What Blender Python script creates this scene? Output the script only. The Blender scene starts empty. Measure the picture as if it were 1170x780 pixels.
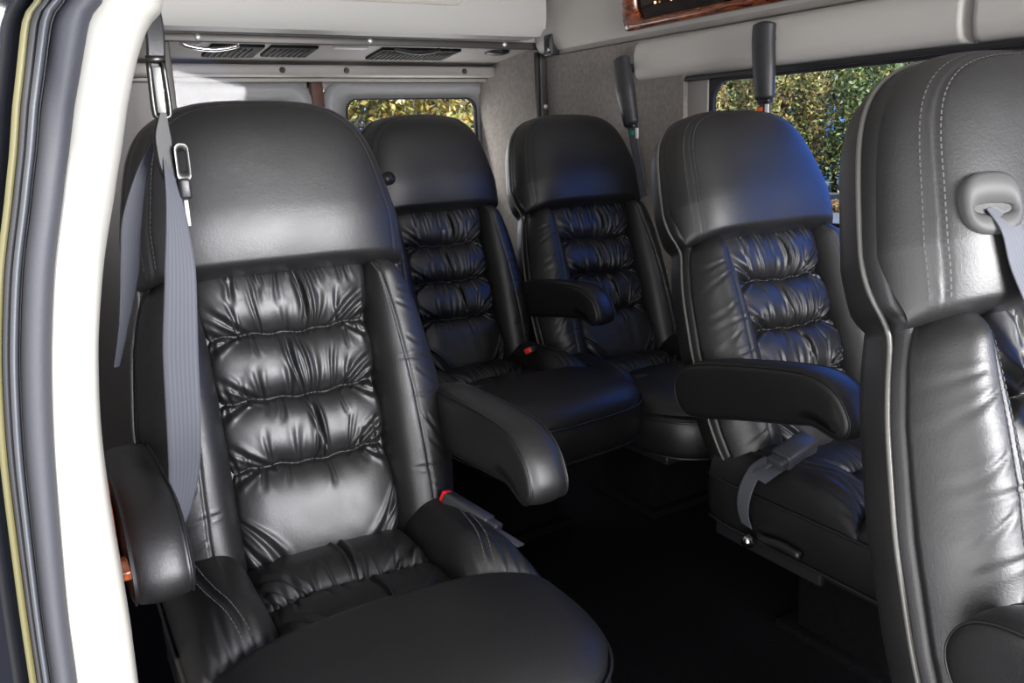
import bpy, bmesh, math, random
import numpy as np
from mathutils import Vector, Matrix

S = bpy.context.scene
COL = S.collection

# ------------------------------------------------------------------ camera
cam_data = bpy.data.cameras.new('camera')
cam = bpy.data.objects.new('camera', cam_data)
COL.objects.link(cam)
rt = Vector((0.8571, -0.51387, -0.03619)).normalized()
fw = Vector((0.49237, 0.83783, -0.23582)).normalized()
up = rt.cross(fw).normalized()
rt = fw.cross(up).normalized()
mw = Matrix((rt, up, -fw)).transposed().to_4x4()
mw.translation = Vector((0, 0, 1.147))
cam.matrix_world = mw
cam_data.sensor_width = 36.0
cam_data.lens = 961.0 / 1170.0 * 36.0
cam_data.clip_start = 0.02
cam_data.clip_end = 300
S.camera = cam

# ------------------------------------------------------------------ colour management
S.view_settings.view_transform = 'Standard'
S.view_settings.look = 'None'
S.view_settings.gamma = 1.0
S.view_settings.use_curve_mapping = False
S.view_settings.exposure = 0.0
S.cycles.max_bounces = 8
S.cycles.transparent_max_bounces = 16
S.cycles.use_denoising = True
S.cycles.sample_clamp_indirect = 6.0

# ------------------------------------------------------------------ sky
W = bpy.data.worlds.new('sky')
S.world = W
W.use_nodes = True
nt = W.node_tree
nt.nodes.clear()
tc = nt.nodes.new('ShaderNodeTexCoord')
sep = nt.nodes.new('ShaderNodeSeparateXYZ')
nt.links.new(tc.outputs['Generated'], sep.inputs[0])
mr = nt.nodes.new('ShaderNodeMapRange')           # hazy white towards the kerb side, clear blue on the far side
mr.inputs['From Min'].default_value = -0.35
mr.inputs['From Max'].default_value = 0.55
nt.links.new(sep.outputs['X'], mr.inputs['Value'])
ramp = nt.nodes.new('ShaderNodeValToRGB')
ramp.color_ramp.elements[0].color = (1.0, 0.98, 0.96, 1)
ramp.color_ramp.elements[1].color = (0.12, 0.40, 1.75, 1)
nt.links.new(mr.outputs[0], ramp.inputs[0])
bg = nt.nodes.new('ShaderNodeBackground')
nt.links.new(ramp.outputs[0], bg.inputs['Color'])
bg.inputs['Strength'].default_value = 3.2
wo = nt.nodes.new('ShaderNodeOutputWorld')
nt.links.new(bg.outputs[0], wo.inputs[0])

# ------------------------------------------------------------------ sun, daylight through the openings and an added front fill
sd = bpy.data.lights.new('sun', 'SUN')
sd.energy = 17.0
sd.angle = math.radians(1.5)
sd.color = (1.0, 0.93, 0.82)
sun = bpy.data.objects.new('sun', sd)
COL.objects.link(sun)
sun.location = (0, -5, 8)
sun.rotation_euler = Vector((0.08, 0.62, -0.72)).to_track_quat('-Z', 'Y').to_euler()


def portal(name, loc, direction, sx, sy):
    l = bpy.data.lights.new(name, 'AREA')
    l.shape = 'RECTANGLE'; l.size = sx; l.size_y = sy
    l.cycles.is_portal = True
    o = bpy.data.objects.new(name, l); COL.objects.link(o)
    o.location = loc
    o.rotation_euler = Vector(direction).to_track_quat('-Z', 'Z').to_euler()




def daylight(name, loc, direction, sx, sy, power, color, spread=180):
    l = bpy.data.lights.new(name, 'AREA')
    l.shape = 'RECTANGLE'; l.size = sx; l.size_y = sy; l.energy = power; l.color = color
    l.spread = math.radians(spread)
    o = bpy.data.objects.new(name, l); COL.objects.link(o)
    o.location = loc
    o.rotation_euler = Vector(direction).to_track_quat('-Z', 'Z').to_euler()


portal('doorway_portal', (-0.12, 0.0, 0.95), (1, 0, 0), 1.5, 1.9)
daylight('doorway_daylight', (-0.35, -0.25, 0.45), (0.8, 0.45, 0.30), 1.2, 0.9, 22, (1.0, 0.97, 0.93))
daylight('front_fill_light', (1.20, -1.55, 1.32), (-0.26, 1.0, -0.02), 1.1, 0.9, 47, (1.0, 0.98, 0.95), 80)  # added lamp at the unseen windscreen, narrowed and aimed to brighten the nearest seat
daylight('rear_window_daylight', (1.59, 3.40, 1.08), (0.0, -1.0, 0.35), 0.6, 0.4, 3.0, (1.0, 0.97, 0.9))
daylight('rear_window_daylight', (0.85, 3.40, 1.08), (0.0, -1.0, 0.35), 0.4, 0.4, 2.0, (1.0, 0.97, 0.9))

# ------------------------------------------------------------------ materials
MATS = {}


def mat(name, color, rough=0.5, metal=0.0, spec=0.5, bump=0.0, bscale=60.0, var=0.0, vscale=3.0, coat=0.0, sheen=0.0, detail=4.0):
    if name in MATS:
        return MATS[name]
    m = bpy.data.materials.new(name)
    m.use_nodes = True
    t = m.node_tree
    b = t.nodes['Principled BSDF']
    b.inputs['Base Color'].default_value = (*color, 1)
    b.inputs['Roughness'].default_value = rough
    b.inputs['Metallic'].default_value = metal
    b.inputs['Specular IOR Level'].default_value = spec
    b.inputs['Coat Weight'].default_value = coat
    b.inputs['Sheen Weight'].default_value = sheen
    co = t.nodes.new('ShaderNodeTexCoord')
    if var:
        n = t.nodes.new('ShaderNodeTexNoise')
        n.inputs['Scale'].default_value = vscale
        n.inputs['Detail'].default_value = 5
        t.links.new(co.outputs['Object'], n.inputs['Vector'])
        r = t.nodes.new('ShaderNodeMapRange')
        r.inputs['From Min'].default_value = 0.3; r.inputs['From Max'].default_value = 0.7
        r.inputs['To Min'].default_value = 1 - var; r.inputs['To Max'].default_value = 1 + var
        t.links.new(n.outputs['Fac'], r.inputs['Value'])
        x = t.nodes.new('ShaderNodeVectorMath'); x.operation = 'SCALE'
        x.inputs[0].default_value = color
        t.links.new(r.outputs[0], x.inputs['Scale'])
        t.links.new(x.outputs[0], b.inputs['Base Color'])
    if bump:
        n = t.nodes.new('ShaderNodeTexNoise')
        n.inputs['Scale'].default_value = bscale
        n.inputs['Detail'].default_value = detail
        t.links.new(co.outputs['Object'], n.inputs['Vector'])
        u = t.nodes.new('ShaderNodeBump')
        u.inputs['Strength'].default_value = bump
        u.inputs['Distance'].default_value = 0.002
        t.links.new(n.outputs['Fac'], u.inputs['Height'])
        t.links.new(u.outputs['Normal'], b.inputs['Normal'])
    MATS[name] = m
    return m


def leather_mat():
    m = mat('black leather', (0.007, 0.007, 0.0074), 0.40, spec=0.72)
    t = m.node_tree
    b = t.nodes['Principled BSDF']
    co = t.nodes.new('ShaderNodeTexCoord')
    v = t.nodes.new('ShaderNodeTexVoronoi'); v.feature = 'DISTANCE_TO_EDGE'; v.inputs['Scale'].default_value = 520
    n = t.nodes.new('ShaderNodeTexNoise'); n.inputs['Scale'].default_value = 260; n.inputs['Detail'].default_value = 3
    n2 = t.nodes.new('ShaderNodeTexNoise'); n2.inputs['Scale'].default_value = 14; n2.inputs['Detail'].default_value = 3
    for q in (v, n, n2):
        t.links.new(co.outputs['Object'], q.inputs['Vector'])
    a = t.nodes.new('ShaderNodeMath'); a.operation = 'MULTIPLY_ADD'
    t.links.new(v.outputs['Distance'], a.inputs[0]); a.inputs[1].default_value = 0.6
    t.links.new(n.outputs['Fac'], a.inputs[2])
    u = t.nodes.new('ShaderNodeBump'); u.inputs['Strength'].default_value = 0.22; u.inputs['Distance'].default_value = 0.0012
    t.links.new(a.outputs[0], u.inputs['Height'])
    u2 = t.nodes.new('ShaderNodeBump'); u2.inputs['Strength'].default_value = 0.25; u2.inputs['Distance'].default_value = 0.004
    t.links.new(n2.outputs['Fac'], u2.inputs['Height']); t.links.new(u.outputs['Normal'], u2.inputs['Normal'])
    t.links.new(u2.outputs['Normal'], b.inputs['Normal'])
    r = t.nodes.new('ShaderNodeMapRange'); r.inputs['To Min'].default_value = 0.41; r.inputs['To Max'].default_value = 0.52
    t.links.new(n2.outputs['Fac'], r.inputs['Value']); t.links.new(r.outputs[0], b.inputs['Roughness'])
    return m


LEATHER = leather_mat()
STITCH = mat('charcoal thread', (0.065, 0.065, 0.065), 0.6)
PIPING = mat('sheen lightened piping', (0.09, 0.088, 0.082), 0.32, spec=0.6)  # sheen of glossy black leather put into a lighter grey base colour
BLACKPL = mat('black plastic', (0.015, 0.015, 0.017), 0.4, bump=0.1, bscale=300)
SLEEVEPL = mat('charcoal moulded plastic', (0.022, 0.023, 0.027), 0.45, bump=0.2, bscale=400)
GREYPL = mat('grey plastic', (0.055, 0.055, 0.055), 0.55, spec=0.3)
RED = mat('red plastic', (0.75, 0.015, 0.02), 0.35)
ORANGE = mat('orange tag', (0.8, 0.10, 0.03), 0.5)
GREEN = mat('green tag', (0.01, 0.25, 0.15), 0.5)
WHITE = mat('white label', (0.75, 0.75, 0.75), 0.5)
CREAMPL = mat('cream plastic', (0.62, 0.58, 0.42), 0.4)
CHROME = mat('chrome', (0.7, 0.7, 0.7), 0.15, metal=1.0)
STEEL = mat('brushed steel', (0.10, 0.10, 0.095), 0.4, metal=1.0)
CARPET = mat('black carpet', (0.0045, 0.004, 0.005), 0.95, spec=0.1, bump=1.0, bscale=350, var=0.5, vscale=120)
FELT = mat('grey brown felt', (0.235, 0.215, 0.20), 0.95, spec=0.1, bump=1.0, bscale=260, var=0.14, vscale=60)
HEADLINER = mat('grey vinyl headliner', (0.42, 0.40, 0.37), 0.55, spec=0.3, bump=0.2, bscale=300)
VINYL = mat('light grey padded vinyl', (0.55, 0.53, 0.50), 0.5, spec=0.35, bump=0.25, bscale=220)
WALLGREY = mat('grey side trim', (0.30, 0.285, 0.27), 0.6, bump=0.2, bscale=250)
DARKTRIM = mat('dark window trim', (0.012, 0.012, 0.013), 0.5)
PILLAR = mat('cream painted pillar', (0.26, 0.255, 0.232), 0.45, var=0.02, vscale=8)
RUBBER = mat('grey door rubber', (0.022, 0.024, 0.031), 0.65, bump=0.12, bscale=300)
RUBBERDK = mat('black door rubber', (0.012, 0.013, 0.016), 0.5)
BODY = mat('black car paint', (0.006, 0.007, 0.010), 0.12, coat=1.0)
FRAME = mat('brown grey frame', (0.06, 0.056, 0.052), 0.45, metal=0.3)
ASPHALT = mat('asphalt', (0.10, 0.115, 0.14), 0.9, bump=0.6, bscale=30, var=0.25, vscale=2)
BELT = mat('grey webbing', (0.10, 0.105, 0.125), 0.7, spec=0.25)
# woven rib lines running along the webbing
_t = BELT.node_tree; _b = _t.nodes['Principled BSDF']
_c = _t.nodes.new('ShaderNodeTexCoord'); _w = _t.nodes.new('ShaderNodeTexWave')
_w.wave_type = 'BANDS'; _w.bands_direction = 'X'; _w.inputs['Scale'].default_value = 2.6
_t.links.new(_c.outputs['UV'], _w.inputs['Vector'])
_r = _t.nodes.new('ShaderNodeMapRange'); _r.inputs['To Min'].default_value = 0.9; _r.inputs['To Max'].default_value = 1.12
_t.links.new(_w.outputs['Fac'], _r.inputs['Value'])
_x = _t.nodes.new('ShaderNodeVectorMath'); _x.operation = 'SCALE'; _x.inputs[0].default_value = (0.085, 0.09, 0.105)
_t.links.new(_r.outputs[0], _x.inputs['Scale']); _t.links.new(_x.outputs[0], _b.inputs['Base Color'])


def wood_mat():
    m = mat('varnished burl wood', (0.2, 0.05, 0.015), 0.2, coat=0.8)
    t = m.node_tree; b = t.nodes['Principled BSDF']
    co = t.nodes.new('ShaderNodeTexCoord'); mp = t.nodes.new('ShaderNodeMapping'); mp.inputs['Scale'].default_value = (30, 5, 30)
    n = t.nodes.new('ShaderNodeTexNoise'); n.inputs['Scale'].default_value = 2.2; n.inputs['Detail'].default_value = 6; n.inputs['Distortion'].default_value = 1.5
    t.links.new(co.outputs['Object'], mp.inputs[0]); t.links.new(mp.outputs[0], n.inputs['Vector'])
    r = t.nodes.new('ShaderNodeValToRGB')
    r.color_ramp.elements[0].position = 0.35; r.color_ramp.elements[0].color = (0.045, 0.010, 0.004, 1)
    r.color_ramp.elements[1].position = 0.68; r.color_ramp.elements[1].color = (0.33, 0.085, 0.028, 1)
    t.links.new(n.outputs['Fac'], r.inputs[0]); t.links.new(r.outputs[0], b.inputs['Base Color'])
    return m


WOOD = wood_mat()


def emit_mat(name, color, strength):
    m = bpy.data.materials.new(name); m.use_nodes = True
    b = m.node_tree.nodes['Principled BSDF']
    b.inputs['Base Color'].default_value = (*color, 1)
    b.inputs['Emission Color'].default_value = (*color, 1); b.inputs['Emission Strength'].default_value = strength
    return m


LED = emit_mat('warm lamp', (1.0, 0.45, 0.16), 6.0)


def glass_mat(name, tint, refl, rough=0.02):
    m = bpy.data.materials.new(name); m.use_nodes = True
    t = m.node_tree; t.nodes.clear()
    tr = t.nodes.new('ShaderNodeBsdfTransparent'); tr.inputs[0].default_value = (*tint, 1)
    gl = t.nodes.new('ShaderNodeBsdfGlossy'); gl.inputs['Roughness'].default_value = rough
    fr = t.nodes.new('ShaderNodeFresnel'); fr.inputs['IOR'].default_value = refl
    mx = t.nodes.new('ShaderNodeMixShader'); o = t.nodes.new('ShaderNodeOutputMaterial')
    ge = t.nodes.new('ShaderNodeNewGeometry'); iv = t.nodes.new('ShaderNodeMath'); iv.operation = 'SUBTRACT'; iv.inputs[0].default_value = 1.0
    ml = t.nodes.new('ShaderNodeMath'); ml.operation = 'MULTIPLY'
    t.links.new(ge.outputs['Backfacing'], iv.inputs[1]); t.links.new(iv.outputs[0], ml.inputs[0]); t.links.new(fr.outputs[0], ml.inputs[1])   # reflect at the front face only
    t.links.new(ml.outputs[0], mx.inputs[0]); t.links.new(tr.outputs[0], mx.inputs[1]); t.links.new(gl.outputs[0], mx.inputs[2])
    t.links.new(mx.outputs[0], o.inputs[0])
    return m


TINT = glass_mat('privacy tinted glass', (0.66, 0.68, 0.68), 1.45)
CLEARG = glass_mat('clear rear glass', (0.85, 0.87, 0.86), 1.45)
ACRYL = glass_mat('clear acrylic sheet', (0.90, 0.90, 0.91), 1.22, 0.03)
SMOKE = mat('smoked mirror', (0.06, 0.05, 0.045), 0.06, metal=0.9)

# ------------------------------------------------------------------ mesh helpers


def link(name, me, m, parent=None):
    o = bpy.data.objects.new(name, me)
    COL.objects.link(o)
    if m is not None and not me.materials:
        me.materials.append(m)
    if parent is not None:
        o.parent = parent
    return o


def mesh(name, verts, faces, smooth=True):
    me = bpy.data.meshes.new(name)
    me.from_pydata([tuple(map(float, v)) for v in verts], [], faces)
    me.update()
    bm = bmesh.new(); bm.from_mesh(me)
    bmesh.ops.recalc_face_normals(bm, faces=bm.faces)
    bm.to_mesh(me); bm.free()
    if smooth:
        me.polygons.foreach_set('use_smooth', [True] * len(me.polygons))
    return me


def grid_mesh(name, P, close_u=False, caps=False, raw=False, smooth=True):
    """P: (n, m, 3) rows of points; close_u joins the last column to the first."""
    P = np.asarray(P, float)
    n, m = P.shape[:2]
    faces = []
    mm = m if close_u else m - 1
    for i in range(n - 1):
        for j in range(mm):
            k = (j + 1) % m
            faces.append((i * m + j, i * m + k, (i + 1) * m + k, (i + 1) * m + j))
    if caps:
        faces.append(tuple(range(m)))
        faces.append(tuple((n - 1) * m + j for j in range(m)))
    v = P.reshape(-1, 3)
    if raw:
        return v, faces
    return mesh(name, v, faces, smooth)


def join(parts):
    V = []; F = []; o = 0
    for v, f in parts:
        V.extend([tuple(q) for q in v]); F.extend([tuple(i + o for i in q) for q in f]); o += len(v)
    return V, F


def frames(pts, upv=(0, 0, 1)):
    P = np.asarray(pts, float)
    T = np.gradient(P, axis=0); T /= np.linalg.norm(T, axis=1)[:, None] + 1e-9
    U = np.tile(np.asarray(upv, float), (len(P), 1))
    A = np.cross(T, U); A /= np.linalg.norm(A, axis=1)[:, None] + 1e-9
    B = np.cross(A, T)
    return P, T, A, B


def tube(pts, r, n=10, closed=False, raw=True, upv=(0, 0, 1), ry=None):
    P, T, A, B = frames(pts, upv)
    if closed:
        T = np.roll(P, -1, 0) - np.roll(P, 1, 0); T /= np.linalg.norm(T, axis=1)[:, None]
        U = np.tile(np.asarray(upv, float), (len(P), 1)); A = np.cross(T, U); A /= np.linalg.norm(A, axis=1)[:, None] + 1e-9; B = np.cross(A, T)
    r = np.broadcast_to(np.asarray(r, float), (len(P),)); ry = r if ry is None else np.broadcast_to(np.asarray(ry, float), (len(P),))
    a = np.linspace(0, 2 * np.pi, n, endpoint=False)
    G = P[:, None] + r[:, None, None] * np.cos(a)[None, :, None] * A[:, None] + ry[:, None, None] * np.sin(a)[None, :, None] * B[:, None]
    if closed:
        G = np.concatenate([G, G[:1]], 0)
        return grid_mesh('', G, close_u=True, raw=True)
    return grid_mesh('', G, close_u=True, caps=True, raw=True)


def spline(ctrl, n=40):
    c = np.asarray(ctrl, float)
    c = np.vstack([2 * c[0] - c[1], c, 2 * c[-1] - c[-2]])
    out = []
    seg = len(c) - 3
    for i in range(seg):
        p0, p1, p2, p3 = c[i:i + 4]
        k = max(2, n // seg)
        for t in np.linspace(0, 1, k, endpoint=(i == seg - 1)):
            out.append(0.5 * ((2 * p1) + (-p0 + p2) * t + (2 * p0 - 5 * p1 + 4 * p2 - p3) * t * t + (-p0 + 3 * p1 - 3 * p2 + p3) * t ** 3))
    return np.array(out)


def box(c, s, bev=0.0, rot=None):
    """bevelled box as raw (verts, faces)"""
    bm = bmesh.new()
    bmesh.ops.create_cube(bm, size=1.0)
    for v in bm.verts:
        v.co = Vector((v.co.x * s[0], v.co.y * s[1], v.co.z * s[2]))
    if bev:
        bmesh.ops.bevel(bm, geom=list(bm.edges), offset=min(bev, min(s) * 0.49), segments=3, profile=0.5, affect='EDGES')
    M = Matrix.Translation(Vector(c))
    if rot is not None:
        M = M @ rot
    for v in bm.verts:
        v.co = M @ v.co
    bm.verts.index_update()
    V = [tuple(v.co) for v in bm.verts]; F = [tuple(v.index for v in f.verts) for f in bm.faces]
    bm.free()
    return V, F


def rings(loops):
    """stack of equal-length closed loops -> capped solid (raw)"""
    return grid_mesh('', np.array(loops), close_u=True, caps=True, raw=True)


def raw_obj(name, raws, m, parent=None, smooth=True, auto=False):
    V, F = join(raws)
    me = mesh(name, V, F, smooth)
    if auto:
        sharp_by_angle(me)
    return link(name, me, m, parent)


def sharp_by_angle(me, ang=0.6):
    bm = bmesh.new(); bm.from_mesh(me)
    for e in bm.edges:
        if len(e.link_faces) == 2 and e.calc_face_angle(0) > ang:
            e.smooth = False
    bm.to_mesh(me); bm.free()


def empty(name, loc, rz=0.0):
    o = bpy.data.objects.new(name, None)
    o.empty_display_size = 0.1
    COL.objects.link(o); o.location = loc; o.rotation_euler = (0, 0, rz)
    return o


def tag(o, label=None, cat=None, group=None, kind=None):
    if label: o['label'] = label
    if cat: o['category'] = cat
    if group: o['group'] = group
    if kind: o['kind'] = kind
    return o


def copy_tree(o, parent=None):
    c = o.copy(); COL.objects.link(c)
    if parent is not None:
        c.parent = parent
    for ch in list(o.children):
        copy_tree(ch, c)
    return c


def loft_x(name, prof, x0, x1, m, parent=None, inset=0.0, axis=0, smooth=True):
    """closed profile (a,b) extruded along one axis; ends rounded when inset"""
    prof = np.asarray(prof, float); cen = prof.mean(0)
    L = []
    e = inset
    steps = [(x0, e), (x0 + e * .3, e * .3), (x0 + e, 0), (x1 - e, 0), (x1 - e * .3, e * .3), (x1, e)] if e else [(x0, 0), (x1, 0)]
    for x, q in steps:
        d = prof - cen; n = np.linalg.norm(d, axis=1)[:, None]
        p = cen + d * np.maximum(0, 1 - q / n)
        l = np.insert(p, axis, x, axis=1)
        L.append(l)
    return raw_obj(name, [rings(L)], m, parent, smooth, auto=True)


# ------------------------------------------------------------------ the setting
def structure(o):
    o['kind'] = 'structure'
    return o


XW = 1.94
structure(raw_obj('floor', [box((0.97, 0.95, -0.02), (2.1, 5.2, 0.04))], CARPET, smooth=False))


def wall_x(x0, x1, y0, y1, z0, z1, holes):
    """box wall in the YZ plane with rectangular holes [(ya,yb,za,zb)], one z band"""
    R = []
    ys = y0
    za, zb = holes[0][2], holes[0][3]
    R.append(box(((x0 + x1) / 2, (y0 + y1) / 2, (z0 + za) / 2), (x1 - x0, y1 - y0, za - z0)))
    R.append(box(((x0 + x1) / 2, (y0 + y1) / 2, (zb + z1) / 2), (x1 - x0, y1 - y0, z1 - zb)))
    for h in holes:
        if h[0] > ys:
            R.append(box(((x0 + x1) / 2, (ys + h[0]) / 2, (za + zb) / 2), (x1 - x0, h[0] - ys, zb - za)))
        ys = h[1]
    if ys < y1:
        R.append(box(((x0 + x1) / 2, (ys + y1) / 2, (za + zb) / 2), (x1 - x0, y1 - ys, zb - za)))
    return R


structure(raw_obj('wall_right', wall_x(XW, XW + 0.05, -1.62, 3.5, 0, 1.5, [(-1.3, -0.62, 0.875, 1.30), (-0.45, 0.66, 0.875, 1.30), (0.82, 2.085, 0.875, 1.30)]), WALLGREY, smooth=False))
structure(raw_obj('wall_left', [box((0.0, 2.17, 0.95), (0.05, 2.66, 1.9)), box((-0.06, -1.25, 0.95), (0.05, 0.74, 1.9))], WALLGREY, smooth=False))
structure(raw_obj('wall_front', [box((0.95, -1.62, 0.42), (2.05, 0.05, 0.84))], WALLGREY, smooth=False))
# roof with its inward-curving cove along the right side
cove = [(1.945, 1.452), (1.905, 1.452), (1.878, 1.462), (1.862, 1.485), (1.852, 1.54), (1.84, 1.62), (1.80, 1.72), (1.72, 1.81), (1.60, 1.87), (1.4, 1.90), (0.9, 1.92), (0.3, 1.90), (0.05, 1.86), (-0.03, 1.80), (-0.03, 1.96), (1.99, 1.96), (1.99, 1.47)]
o = raw_obj('ceiling', [rings([[(x, -1.62, z) for x, z in cove], [(x, 2.9, z) for x, z in cove]])], HEADLINER, auto=True)
structure(o)
structure(raw_obj('trim_1', [box((1.928, 2.52, 0.86), (0.02, 0.80, 1.18), 0.004), box((1.925, 3.2, 0.86), (0.03, 0.54, 1.30), 0.004)], FELT, smooth=False))   # felt covering of the rear quarter
structure(raw_obj('ceiling', [box((0.97, 3.20, 1.49), (2.04, 0.60, 0.04), rot=Matrix.Rotation(-0.10, 4, 'X')), box((0.97, 3.45, 1.52), (2.04, 0.06, 0.16))], WALLGREY, smooth=False))     # low lining over the luggage bay


def rrect(y0, y1, z0, z1, r, n=8):
    out = []
    for cy, cz, a0 in ((y1 - r, z1 - r, 0), (y0 + r, z1 - r, 90), (y0 + r, z0 + r, 180), (y1 - r, z0 + r, 270)):
        for k in range(n + 1):
            a = math.radians(a0 + 90 * k / n)
            out.append((cy + r * math.cos(a), cz + r * math.sin(a)))
    return out


def ring_solid(outer, inner, a0, a1, axis):
    """frame between two loops, thickness a0..a1 along axis"""
    def L(p, a):
        return [tuple(np.insert(np.array(q, float), axis, a)) for q in p]
    G = [L(outer, a0), L(outer, a1), L(inner, a1), L(inner, a0), L(outer, a0)]
    return grid_mesh('', np.array(G), close_u=True, raw=True)


def window(name, y0, y1, z0, z1, pane_mat=TINT):
    w = empty(name, (XW, (y0 + y1) / 2, z0)); structure(w)
    f = raw_obj('window_frame', [ring_solid([(a - (y0 + y1) / 2, b - z0) for a, b in rrect(y0 - 0.062, y1 + 0.062, z0 - 0.02, z1 + 0.02, 0.04)],
                                            [(a - (y0 + y1) / 2, b - z0) for a, b in rrect(y0, y1, z0 + 0.01, z1 - 0.01, 0.055)], 0.001, 0.014, 0)], DARKTRIM, w, auto=True)
    raw_obj('pane', [rings([[(0.010, a - (y0 + y1) / 2, b - z0) for a, b in rrect(y0 - .01, y1 + .01, z0, z1, 0.06)],
                            [(0.013, a - (y0 + y1) / 2, b - z0) for a, b in rrect(y0 - .01, y1 + .01, z0, z1, 0.06)]])], pane_mat, w, smooth=False)
    return w


structure(raw_obj('trim_6', [box((XW - .002, 2.075, 1.09), (0.008, 0.09, 0.43), 0.002)], WALLGREY))
window('window_1', 0.88, 2.012, 0.875, 1.30)
window('window_2', -0.43, 0.64, 0.875, 1.30)
window('window_3', -1.28, -0.64, 0.875, 1.30)


# padded vinyl panels over the right windows
def pad_panel(name, ya, yb, label, ra=0.012, rb=0.03, m=VINYL):
    n = 60
    zs = [(1.315, 0.0), (1.318, 0.022), (1.330, 0.038), (1.36, 0.046), (1.40, 0.046), (1.432, 0.038), (1.446, 0.022), (1.449, 0.0)]
    P = []
    for t in 0.5 - 0.5 * np.cos(np.linspace(0, 1, n) * np.pi):
        y = yb + (ya - yb) * t
        e = min(t, 1 - t) * abs(yb - ya)
        R_ = rb if t < 0.5 else ra
        k = min(1, (e / R_)) ** 0.5 if e < R_ else 1
        r = max(0, 0.045 - e) if R_ > .02 else 0
        zc = 1.382
        cut = (1 - math.sqrt(max(0, 1 - (r / 0.045) ** 2))) * 0.35
        P.append([(XW + 0.002 - d * k, y, zc + (z - zc) * (1 - cut)) for z, d in zs])
    # dense samples near the ends
    me = grid_mesh(name, np.array(P))
    o = link(name, me, m)
    tag(o, label, 'wall panel')
    me2 = join([tube([(P[0][i][0] - .001, P[0][i][1] - 0.001, P[0][i][2]) for i in range(len(zs))], 0.003, 6, upv=(0, 1, 0))])
    link('edge_piping', mesh('edge_piping', *me2), VINYL, o)
    o['label'] = label
    return o


pad_panel('padded_wall_panel', 1.185, 2.375, 'light grey padded vinyl panel above the side window with rear end rounded')
pad_panel('padded_wall_panel', -0.9, 1.178, 'pale padded vinyl panel in the upper right corner above the closest headrest', rb=0.012)
structure(raw_obj('trim_2', [box((XW - 0.006, 0.9, 1.306), (0.03, 2.9, 0.014), 0.003)], DARKTRIM))

# varnished wood valance with smoked mirror and little lamps on the cove
wv = empty('wood_light_valance', (1.85, 1.4, 1.47)); tag(wv, 'varnished reddish wood light valance with smoked mirror on the ceiling cove', 'light panel')


def cove_x(z):
    zz = [p[1] for p in cove[3:8]]; xx = [p[0] for p in cove[3:8]]
    return float(np.interp(z, zz, xx))


def valance_loop(y0, y1, z0, z1, r, dx):
    return [(cove_x(z) + dx - 1.85, y - 1.4, z - 1.47) for y, z in rrect(y0, y1, z0, z1, r, 6)]


vo = (0.3, 2.335, 1.472, 1.64); vi = (0.36, 2.265, 1.500, 1.61)
G = [valance_loop(*vo, 0.02, 0.0), valance_loop(*vo, 0.02, -0.014), valance_loop(vo[0] + .01, vo[1] - .01, vo[2] + .008, vo[3] - .01, 0.02, -0.022),
     valance_loop(vi[0] - .008, vi[1] + .008, vi[2] - .006, vi[3] + .006, 0.045, -0.022), valance_loop(*vi, 0.04, -0.012), valance_loop(*vi, 0.04, 0.0)]
link('wood_frame', grid_mesh('wood_frame', np.array(G), close_u=True), WOOD, wv)
link('smoked_mirror', mesh('smoked_mirror', valance_loop(vi[0] - .01, vi[1] + .01, vi[2] - .01, vi[3] + .01, 0.04, -0.003), [tuple(range(28))], False), SMOKE, wv)
for k in range(14):
    y = 2.17 - 0.075 * k
    z = 1.540 - 0.0012 * k
    bm = bmesh.new(); bmesh.ops.create_uvsphere(bm, u_segments=10, v_segments=6, radius=0.0038)
    me = bpy.data.meshes.new('lamp'); bm.to_mesh(me); bm.free()
    lo = link('lamp', me, LED, wv); lo.location = (cove_x(z) - 0.012 - 1.85, y - 1.4, z - 1.47)

# header box above the acrylic partition
hp = [(2.90, 1.95), (2.75, 1.95), (2.75, 1.60), (2.752, 1.53), (2.765, 1.503), (2.80, 1.494), (2.90, 1.506)]
L = []
for x, q in ((0.03, 0), (1.76, 0), (1.795, 0.010), (1.81, 0.03), (1.815, 0.06)):
    L.append([(x, y, max(z, 1.494 + q * 1.1)) if z < 1.7 else (x, y, z) for y, z in hp])
hd = raw_obj('overhead_box', [rings(L)], mat('light header vinyl', (0.36, 0.355, 0.34), 0.5, spec=0.35, bump=0.2, bscale=220), auto=True)
tag(hd, 'light grey padded overhead box above the clear partition', 'overhead box')
raw_obj('recess_lip', [tube([(a, 2.748, b) for a, b in rrect(0.7, 1.47, 1.598, 1.75, 0.03)], 0.003, 6, closed=True, upv=(0, 1, 0))], HEADLINER, hd)

# acrylic partition with frame and bolts
pt = empty('clear_partition', (1.2, 2.92, 0.0)); tag(pt, 'clear acrylic partition in a thin grey brown bolted frame behind the rear seats', 'partition')
raw_obj('frame', [box((0.015, 0, 1.490), (1.44, 0.02, 0.030), 0.004), box((0.702, 0, 0.88), (0.034, 0.02, 1.19), 0.004),
                  box((-0.70, 0, 0.88), (0.030, 0.02, 1.19), 0.004), box((0.015, 0, 0.30), (1.44, 0.02, 0.030), 0.004)], FRAME, pt, auto=True)
raw_obj('inner_edge', [box((0.676, 0.0, 0.88), (0.016, 0.018, 1.17), 0.003)], DARKTRIM, pt)
raw_obj('acrylic_sheet', [box((0, 0.002, 0.88), (1.40, 0.005, 1.19))], ACRYL, pt, smooth=False)
for bx, bz in ((-0.598, 1.489), (-0.02, 1.491), (0.525, 1.491), (0.704, 1.26), (0.704, 1.0)):
    raw_obj('bolt', [tube([(bx, -0.008, bz), (bx, -0.015, bz), (bx, -0.017, bz)], [0.010, 0.009, 0.005], 12)], mat('bright bolt', (0.8, 0.8, 0.8), 0.3, metal=0.6), pt)
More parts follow.
